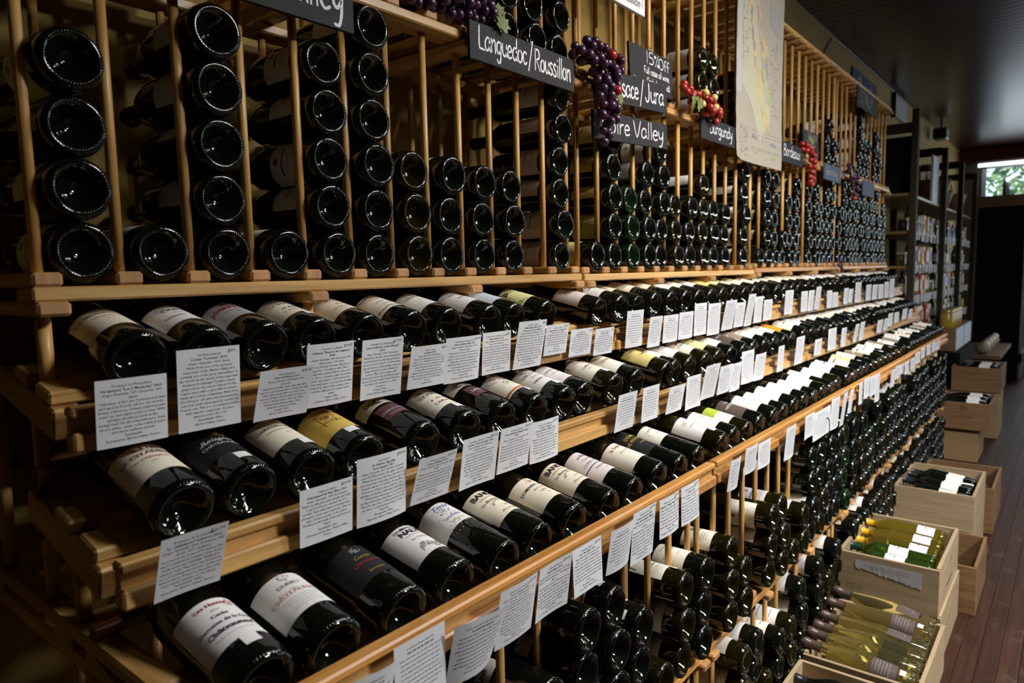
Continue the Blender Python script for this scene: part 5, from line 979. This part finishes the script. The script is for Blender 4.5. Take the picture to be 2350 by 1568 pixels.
for i in range(420):
    u, z = random.choice(((random.uniform(.05, .12), random.uniform(.34, .66)), (random.uniform(.34, .44), random.uniform(.2, .48)), (random.uniform(.03, .12), random.uniform(.02, .13)), (random.uniform(.15, .45), random.choice((.128, .115, .062, .055)))))
    w_ = random.uniform(.006, .02); p.add([mp_(u, z, .0014), mp_(u+w_, z, .0014), mp_(u+w_, z+.0012, .0014), mp_(u, z+.0012, .0014)], [(0, 1, 2, 3)], 'm_grey')
for i, (u, z, c) in enumerate(((.17, .098, 'm_purple'), (.19, .097, 'm_purple'), (.21, .095, 'm_purple'), (.28, .092, 'm_pink'), (.31, .090, 'm_pink'), (.36, .088, 'm_blue'), (.375, .087, 'm_blue'), (.39, .086, 'm_blue'), (.405, .085, 'm_blue'), (.42, .084, 'm_pink'), (.19, .044, 'm_orange'), (.21, .042, 'm_orange'), (.31, .036, 'm_yellow'), (.37, .034, 'm_green'), (.39, .033, 'm_green'), (.41, .032, 'm_green'))):
    p.add([mp_(u, z, .0014), mp_(u+.011, z, .0014), mp_(u+.011, z+.013, .0014), mp_(u, z+.013, .0014)], [(0, 1, 2, 3)], c)
p.build('printed_map', r)

# ------------------------------------------------------------------ artificial grapes
q = MB(); q.sphere((0, 0, 0), 1, 'grape_purple', 12, 8, (1, 1, 1.12)); gp = q.mesh('grape'); q = MB(); q.sphere((0, 0, 0), 1, 'grape_red', 12, 8, (1, 1, 1.1)); gr_ = q.mesh('grape'); q = MB(); q.sphere((0, 0, 0), 1, 'grape_pale', 12, 8); gl_ = q.mesh('grape')
def leafmesh(mat):
    def mk():
        q = MB(); out = [(0, 0), (.25, -.12), (.55, -.05), (.45, .2), (.75, .35), (.45, .5), (.4, .85), (.12, .7), (0, 1.1), (-.12, .7), (-.4, .85), (-.45, .5), (-.75, .35), (-.45, .2), (-.55, -.05), (-.25, -.12)]
        v = [(0, .04, .4)]+[(a, -.12*abs(a)+.05*b, b) for a, b in out]; q.add(v, [(0, 1+i, 1+(i+1) % 16) for i in range(16)], mat, True)
        q.tube([(0, 0, 0), (0, .05, -.35)], .03, 5, mat); return q.mesh('leaf')
    return cached(('leaf', mat), mk)
def bunch(path, width_, n, mesh, odd, lab, gr=.0115, leaves=(), seed=1):
    random.seed(seed); base = Vector(path[0]); r = empty('grape_bunch', base, lab, 'grapes', 'artificial grape bunches draped on the rack')
    pts = [Vector(p)-base for p in path]; placed = []
    q = MB(); q.tube(pts, .002, 6, 'leaf_green'); q.build('stem', r)
    tries = 0
    while len(placed) < n and tries < n*60:
        tries += 1; t = random.random(); s = t*(len(pts)-1); i = min(int(s), len(pts)-2); p = pts[i].lerp(pts[i+1], s-i)
        wd = width_[i]+(width_[i+1]-width_[i])*(s-i)
        o = Vector((random.gauss(0, 1), random.gauss(0, .8), random.gauss(0, 1))).normalized()*wd*random.random()**.4; o.y = -abs(o.y)*.9+.004
        c = p+o
        if all((c-b).length > gr*1.65 for b in placed): placed.append(c)
    for i, c in enumerate(placed):
        me = odd if (odd and random.random() < (.05 if mesh is gp else .12)) else mesh
        obj('grape', me, r, mat=Matrix.Translation(c) @ Matrix.Rotation(random.random()*3, 4, 'X') @ Matrix.Rotation(random.random()*3, 4, 'Y') @ Matrix.Scale(gr*random.uniform(.88, 1.06), 4))
    for (lx, ly, lz, sz, rot) in leaves:
        obj('leaf', leafmesh('leaf_green'), r, mat=Matrix.Translation(Vector((lx, ly, lz))-base) @ Matrix.Rotation(rot, 4, 'Y') @ Matrix.Rotation(random.uniform(-.5, .3), 4, 'X') @ Matrix.Scale(sz, 4))
    return r
H = CAMH
bunch([(.975, 1.03, H+.535), (1.06, 1.03, H+.55), (1.15, 1.02, H+.57), (1.20, 1.02, H+.54)], [.016, .030, .040, .022], 44, gp, None, 'purple grape bunch lying on the shelf above the long sign', .0115, [(1.205, .99, H+.525, .035, .3), (1.215, 1.0, H+.56, .03, -.4)], 2)
bunch([(1.50, 1.00, H+.545), (1.56, .985, H+.545), (1.61, .97, H+.525), (1.585, .965, H+.46), (1.60, .965, H+.40), (1.59, .965, H+.335)], [.020, .040, .050, .040, .030, .012], 78, gp, gr_, 'purple grape bunch hanging over the paired chalkboard signs', .0125, [(1.655, .965, H+.43, .03, 2.6), (1.66, .97, H+.46, .028, 2.0)], 3)
bunch([(2.10, .99, H+.575), (2.17, .985, H+.55), (2.25, .98, H+.545), (2.33, .98, H+.520)], [.014, .022, .038, .026], 46, gr_, gl_, 'red grape bunch resting on the shelf left of the map', .0125, [(2.135, .97, H+.515, .045, .2), (2.165, .965, H+.51, .038, -.6)], 4)
bunch([(3.37, 1.0, H+.545), (3.42, .985, H+.52), (3.44, .98, H+.45), (3.43, .98, H+.385)], [.026, .032, .028, .014], 44, gr_, gl_, 'red grape bunch hanging beside the sign right of the map', .0135, [(3.40, .97, H+.56, .04, -.3), (3.46, .97, H+.51, .04, 1.0)], 5)
bunch([(4.18, 1.0, H+.53), (4.24, .985, H+.47), (4.26, .98, H+.38)], [.028, .034, .016], 40, gp, gr_, 'dark grape bunch hanging on the farthest rack', .0135, [(4.12, .97, H+.49, .05, .4), (4.20, .97, H+.53, .045, -.8)], 6)
bunch([(4.05, 1.0, H+.02), (4.06, .99, H-.03)], [.018, .012], 14, gp, gr_, 'tiny dark grape bunch on the lower shelf of the third rack', .010, (), 7)
# trailing plant in the dark corner left of the stand
random.seed(12)
r = empty('trailing_plant', (.02, 1.06, .98), 'dark trailing green plant at the left end of the stand', 'plant')
q = MB(); q.lathe([(.0003, 0), (.05, 0), (.062, .085), (.066, .09), (.058, .088), (.0003, .075)], 20, 'jar_dark'); q.build('pot', r)
for i in range(46):
    a = random.random()*6.28; rr = random.uniform(.02, .10); z = random.uniform(.04, .24)
    obj('leaf', leafmesh('leaf_dark'), r, mat=Matrix.Translation((rr*math.cos(a), rr*math.sin(a)*.7, z)) @ Matrix.Rotation(a, 4, 'Z') @ Matrix.Rotation(random.uniform(-1, 1), 4, 'X') @ Matrix.Rotation(random.uniform(1, 3), 4, 'Y') @ Matrix.Scale(random.uniform(.022, .04), 4))
q = MB()
for i in range(12): a = i*.52; q.tube([(0, 0, .07), (.03*math.cos(a), .03*math.sin(a), .17), (.09*math.cos(a), .07*math.sin(a), .10+.1*random.random())], .002, 5, 'leaf_dark')
q.build('stem', r)

# ------------------------------------------------------------------ beyond the rack: posters, grocery shelves, cooler, lamps
r = empty('blue_poster', (5.80, WY-.004, 2.76), 'blue poster on the wall above the farthest rack', 'poster'); q = MB(); q.box(0, .80, -.008, .002, 0, .155, 'board_blue', .001); q.build('sheet', r)
q = MB(); q.add([(.1, -.009, .02), (.34, -.009, .03), (.26, -.009, .13), (.18, -.009, .12)], [(0, 1, 2, 3)], 'ink_grey'); q.add([(.42, -.009, .03), (.66, -.009, .02), (.6, -.009, .10)], [(0, 1, 2)], 'm_blue'); q.build('printed_picture', r)
r = empty('grey_poster', (7.28, WY-.004, 2.79), 'pale grey framed poster high on the wall', 'poster'); q = MB(); q.box(0, .56, -.02, .002, 0, .19, 'paper_grey', .002); q.build('sheet', r); q = MB(); q.box(-.03, .0, -.03, .002, -.02, .2, 'black_matte'); q.build('frame_edge', r)
def cable(): 
    q = MB(); q.tube(smooth([(4.55, WY-.006, CZ-.40), (4.75, WY-.006, CZ-.34), (5.0, WY-.006, CZ-.22), (5.2, WY-.006, CZ-.07), (5.4, WY-.006, CZ-.025), (6.2, WY-.006, CZ-.012), (7.5, WY-.006, CZ-.012), (9, WY-.006, CZ-.012)], 5), .004, 6, 'black_plastic'); q.build('ceiling_cable', label='thin dark cable running along the top of the wall', cat='cable')
cable()
SX, SY, SE = 5.92, .95, 9.75
r = empty('grocery_shelving', (SX, SY, 0), 'dark wooden grocery shelving beyond the end of the racks', 'shelving'); og = Vector((SX, SY, 0))
for x in (SX, 7.38, 8.52, SE):
    for y in (SY, WY-.05): put('post', r, x, y, 0.001, .07, .045, 2.56 if x < 6 else 2.46, 'shelf_dark', .003, og)
    put('top_rail', r, x+.01, SY+.045, 2.40, .05, WY-SY-.1, .07, 'shelf_dark', .003, og)
SH = [.30, .62, .92, 1.18, 1.42, 1.68, 1.96]
for z in SH: put('shelf', r, SX+.01, SY+.046, z-.022, SE-SX+.05, WY-SY-.10, .022, 'shelf_board', .002, og)
random.seed(31)
def jar(kind, c1, c2):
    def mk():
        q = MB()
        if kind == 'jar': q.lathe([(.0003, 0), (.034, 0), (.036, .01), (.036, .075), (.030, .085), (.030, .088)], 14, c1); q.lathe([(.032, .086), (.033, .088), (.033, .104), (.0003, .105)], 14, c2)
        elif kind == 'bottle': q.lathe([(.0003, 0), (.030, 0), (.031, .01), (.031, .12), (.026, .14), (.012, .165), (.011, .2), (.0003, .201)], 14, c1); q.lathe([(.0315, .03), (.0317, .035), (.0317, .10), (.0315, .105)], 14, c2)
        else: q.box(-.035, .035, -.025, .025, 0, .155, c1, .002); q.box(-.030, .030, -.0262, -.025, .03, .12, c2)
        return q.mesh(kind)
    return cached(('prod', kind, c1, c2), mk)
PROD = [('jar', 'jar_gold', 'jar_lid', 'gold jar'), ('jar', 'jar_dark', 'jar_lid', 'dark preserve jar'), ('jar', 'jar_olive', 'cap_white', 'olive jar'), ('bottle', 'jar_dark', 'paper_white', 'dark sauce bottle with white label'), ('bottle', 'jar_olive', 'paper_cream', 'oil bottle with cream label'),
        ('packet', 'paper_white', 'ink_blue', 'white and blue packet'), ('packet', 'paper_cream', 'ink_red', 'cream and red packet'), ('packet', 'paper_orange', 'paper_white', 'orange packet'), ('packet', 'ink_red', 'paper_white', 'red packet'), ('packet', 'paper_white', 'ink_green', 'white and green packet')]
CNT = {}
SN = ['lowest', 'second', 'third', 'fourth', 'fifth', 'sixth', 'top']
for zi, z in enumerate(SH[2:6], 2):
    x = SX+.12
    while x < SE-.15:
        k = random.choice(PROD if x > 6.3 else PROD[:5])
        if not any(abs(x-px-.035) < .075 for px in (7.38, 8.52)):
            CNT[k[3], zi] = CNT.get((k[3], zi), -1)+1
            nm = {'jar': 'glass_jar', 'bottle': 'sauce_bottle', 'packet': 'food_packet'}[k[0]]
            obj(nm, jar(*k[:3]), label='%s, %s of its kind on the %s grocery shelf' % (k[3], ORD[CNT[k[3], zi]], SN[zi]), cat={'jar': 'jar', 'bottle': 'bottle', 'packet': 'packet'}[k[0]], group='%ss on the %s grocery shelf' % (k[3], SN[zi]), mat=Matrix.Translation((x, SY+.095+random.uniform(-.01, .02), z+.0005)))
        x += random.uniform(.075, .12)
for zi, z in enumerate(SH[2:6], 2):
    q = MB(); x = SX+.1; q.box(0, .0, 0, 0, 0, 0, 'paper_white')
    while x < SE-.1:
        w_ = random.uniform(.04, .08); q.box(x-SX, x-SX+w_, -.004, -.002, z-.055-.02*random.random(), z+.005, 'card_paper'); x += w_+random.uniform(.01, .09)
    o = q.build('shelf_price_tags', r, loc=(0, .046, 0)); o['kind'] = 'stuff'
# baskets and framed picture on the top shelf
def basket(x, s, lab):
    r = empty('wicker_basket', (x, SY+.19, 1.9605), lab, 'basket', 'wicker baskets on the grocery shelving')
    q = MB(); q.lathe([(.0003, 0), (.10*s, 0), (.15*s, .16*s), (.16*s, .22*s), (.15*s, .22*s), (.09*s, .02), (.0003, .015)], 20, 'wicker'); q.build('body', r)
    q = MB(); q.tube([(.15*s*math.cos(t), 0, .2*s+.16*s*math.sin(t)) for t in [i*PI/10 for i in range(11)]], .008, 7, 'wicker'); q.build('handle', r)
basket(7.75, 1.15, 'large wicker basket on the top grocery shelf'); basket(8.25, .9, 'medium wicker basket beside the large basket'); basket(9.1, 1.0, 'wicker basket at the far end of the top shelf')
r = empty('picture_board', (SX+.10, SY+.30, 1.9605), 'dark board with painted grapes on the top grocery shelf', 'picture'); q = MB(); q.box(0, .9, 0, .02, 0, .42, 'black_matte', .002); q.build('board', r)
q = MB(); q.box(.08, .5, -.002, 0, .04, .25, 'shelf_board'); q.build('painted_panel', r)
q = MB(); q.box(0, .02, 0, .33, 0, .42, 'black_matte', .002); q.build('sign_panel', label='black panel standing at the near end of the top shelf', cat='panel', loc=(SX+.005+.07, SY+.05, 1.9605))
q = MB(); q.box(0, .30, 0, .02, 0, .40, 'white_board', .002); q.build('white_menu_board', label='white menu board standing on the top grocery shelf', cat='board', loc=(7.02, SY+.055, 1.9605))
# cases, honey jars and wrapped loaves at the shelf foot
q = MB(); q.box(0, 1.10, 0, .145, 0, .195, 'crate_dark', .003); o = q.build('product_case', label='long dark wooden case carrying the golden honey jars', cat='case', loc=(7.0, .79, .676))
for k in range(2): q = MB(); q.box(.02+.55*k, .52+.55*k, -.004, -.001, .004, .19, 'white_board', .0005); q.build('white_price_sheet', o)
q = MB(); q.box(0, 1.0, 0, .20, 0, .672, 'black_matte', .003); q.build('black_case', label='black case under the wooden case with honey jars', cat='case', loc=(6.9, .74, .002))
for i in range(5): obj('honey_jar', jar('jar', 'jar_gold', 'jar_lid'), label='large golden honey jar, %s on the wooden case' % ORD[i], cat='jar', group='honey jars on the wooden case', mat=Matrix.Translation((7.07+.12*i, .865, .8715)) @ Matrix.Scale(1.55, 4))
r = empty('display_table', (8.4, .56, 0), 'low dark display table with wrapped goods by the cooler', 'table')
q = MB(); q.box(0, 1.4, 0, .36, .46, .50, 'crate_dark', .004); q.build('table_top', r)
for a, b in ((.03, .03), (1.32, .03), (.03, .28), (1.32, .28)): q = MB(); q.box(a, a+.05, b, b+.05, .001, .46, 'black_matte'); q.build('leg', r)
for i in range(4):
    q = MB(); q.sphere((0, 0, .055), .09, 'paper_tan', 10, 6, (1.3, .8, .6)); q.tube([(.1, 0, .06), (.15, -.02, .1)], [.02, .035], 8, 'paper_cream'); q.build('wrapped_loaf', label='wrapped loaf, %s along the low display table' % ORD[i], cat='bread', group='wrapped loaves on the table', loc=(8.55+.32*i, .72, .5005))
CX = 10.05
r = empty('drinks_cooler', (CX, .50, 0), 'tall black drinks cooler with glass front at the far end', 'cooler')
q = MB(); q.box(0, .85, 0, .46, .05, 2.08, 'black_matte', .01); q.build('cabinet', r)
q = MB(); q.box(.04, .81, -.012, -.002, .35, 1.72, 'pane'); q.build('door_glass', r)
for a, b, c, d in ((.0, .04, .25, 1.80), (.81, .85, .25, 1.80), (0, .85, 1.72, 1.80), (0, .85, .25, .35)): q = MB(); q.box(a, b, -.03, -.001, c, d, 'steel'); q.build('door_frame', r)
q = MB(); q.box(.0, .85, -.03, -.001, 1.81, 2.06, 'white_board'); q.build('header_panel', r)
q = MB(); q.tube([(.02, -.045, .9), (.02, -.045, 1.3)], .01, 8, 'steel'); q.build('handle', r)
for k in range(5): q = MB(); q.box(.02, .83, -.02, -.001, .06+.035*k, .08+.035*k, 'steel'); q.build('vent_slat', r)
q = MB(); q.box(0, .9, 0, .5, 0, .13, 'crate_dark', .004)
q.build('wooden_tray', label='brown wooden tray on top of the drinks cooler', cat='tray', loc=(CX-.03, .47, 2.081))
for i in range(3): q = MB(); q.tube([(.12*math.cos(t), 0, .18*math.sin(t)) for t in [j*PI/10 for j in range(11)]], .010, 7, 'black_plastic'); q.build('basket_handle', label='dark hooped handle, %s on the cooler tray' % ORD[i], cat='handle', group='hooped handles on the cooler tray', loc=(CX+.12+.28*i, .72, 2.2115))
# tube light on the beam and track lamps hung before the window
r = empty('tube_light', (WX1-.2, -2.6, 2.775), 'long white tube light along the red beam', 'lamp'); q = MB(); q.tube([(0, 0, 0), (0, 3.75, 0)], .022, 10, 'tube_glow'); q.build('tube', r); q = MB(); q.box(-.03, .03, 0, 3.75, .024, .05, 'white_board'); q.build('housing', r)
def spot(x, y, z, lab, tgt, power, size=75):
    r = empty('track_lamp', (x, y, z), lab, 'lamp', 'black track lamps under the ceiling')
    d = (Vector(tgt)-Vector((x, y, z))).normalized()
    q = MB(); q.tube([(0, 0, CZ-z), (0, 0, .02)], .008, 8, 'black_plastic'); q.build('stem', r)
    q = MB(); q.tube([-d*.05, d*.075], [.030, .042], 14, 'black_plastic'); q.build('shade', r)
    q = MB(); q.tube([d*.0755, d*.078], .034, 14, 'lamp_glow'); q.build('bulb', r)
    l = bpy.data.lights.new('track_lamp_light', 'SPOT'); l.energy = power; l.color = WARM; l.spot_size = R(size); l.spot_blend = .6; l.shadow_soft_size = .035
    o = bpy.data.objects.new('track_lamp_light', l); COL.objects.link(o); o.location = Vector((x, y, z))+d*.09; o.rotation_euler = d.to_track_quat('-Z', 'Y').to_euler()
for i, x in enumerate((1.35, 1.95, 2.5, 3.1, 3.7, 4.4, 5.1, 6.0)): spot(x, -.95 if i % 2 else -.80, 2.78, 'black track lamp over the aisle, %s from the near end' % ORD[i], (x+.25, .9, 1.15), 11 if i < 4 else 6)
spot(1.65, -.62, 2.80, 'black track lamp turned up towards the wall behind the second rack', (1.85, 1.39, 2.15), 30, 48)
spot(10.4, .18, 2.56, 'black track lamp hanging before the far window, left', (9.6, .3, 0), 4); spot(9.6, .04, 2.52, 'black track lamp hanging before the far window, right', (9.0, .2, 0), 4)
r = empty('ceiling_speaker', (9.3, WY-.12, CZ-.14), 'small black speaker fixed under the ceiling by the wall', 'speaker'); q = MB(); q.box(-.10, .10, -.07, .07, -.06, .06, 'black_plastic', .012); q.build('box', r); q = MB(); q.tube([(0, 0, .06), (0, 0, .14)], .012, 8, 'black_plastic'); q.build('bracket', r)
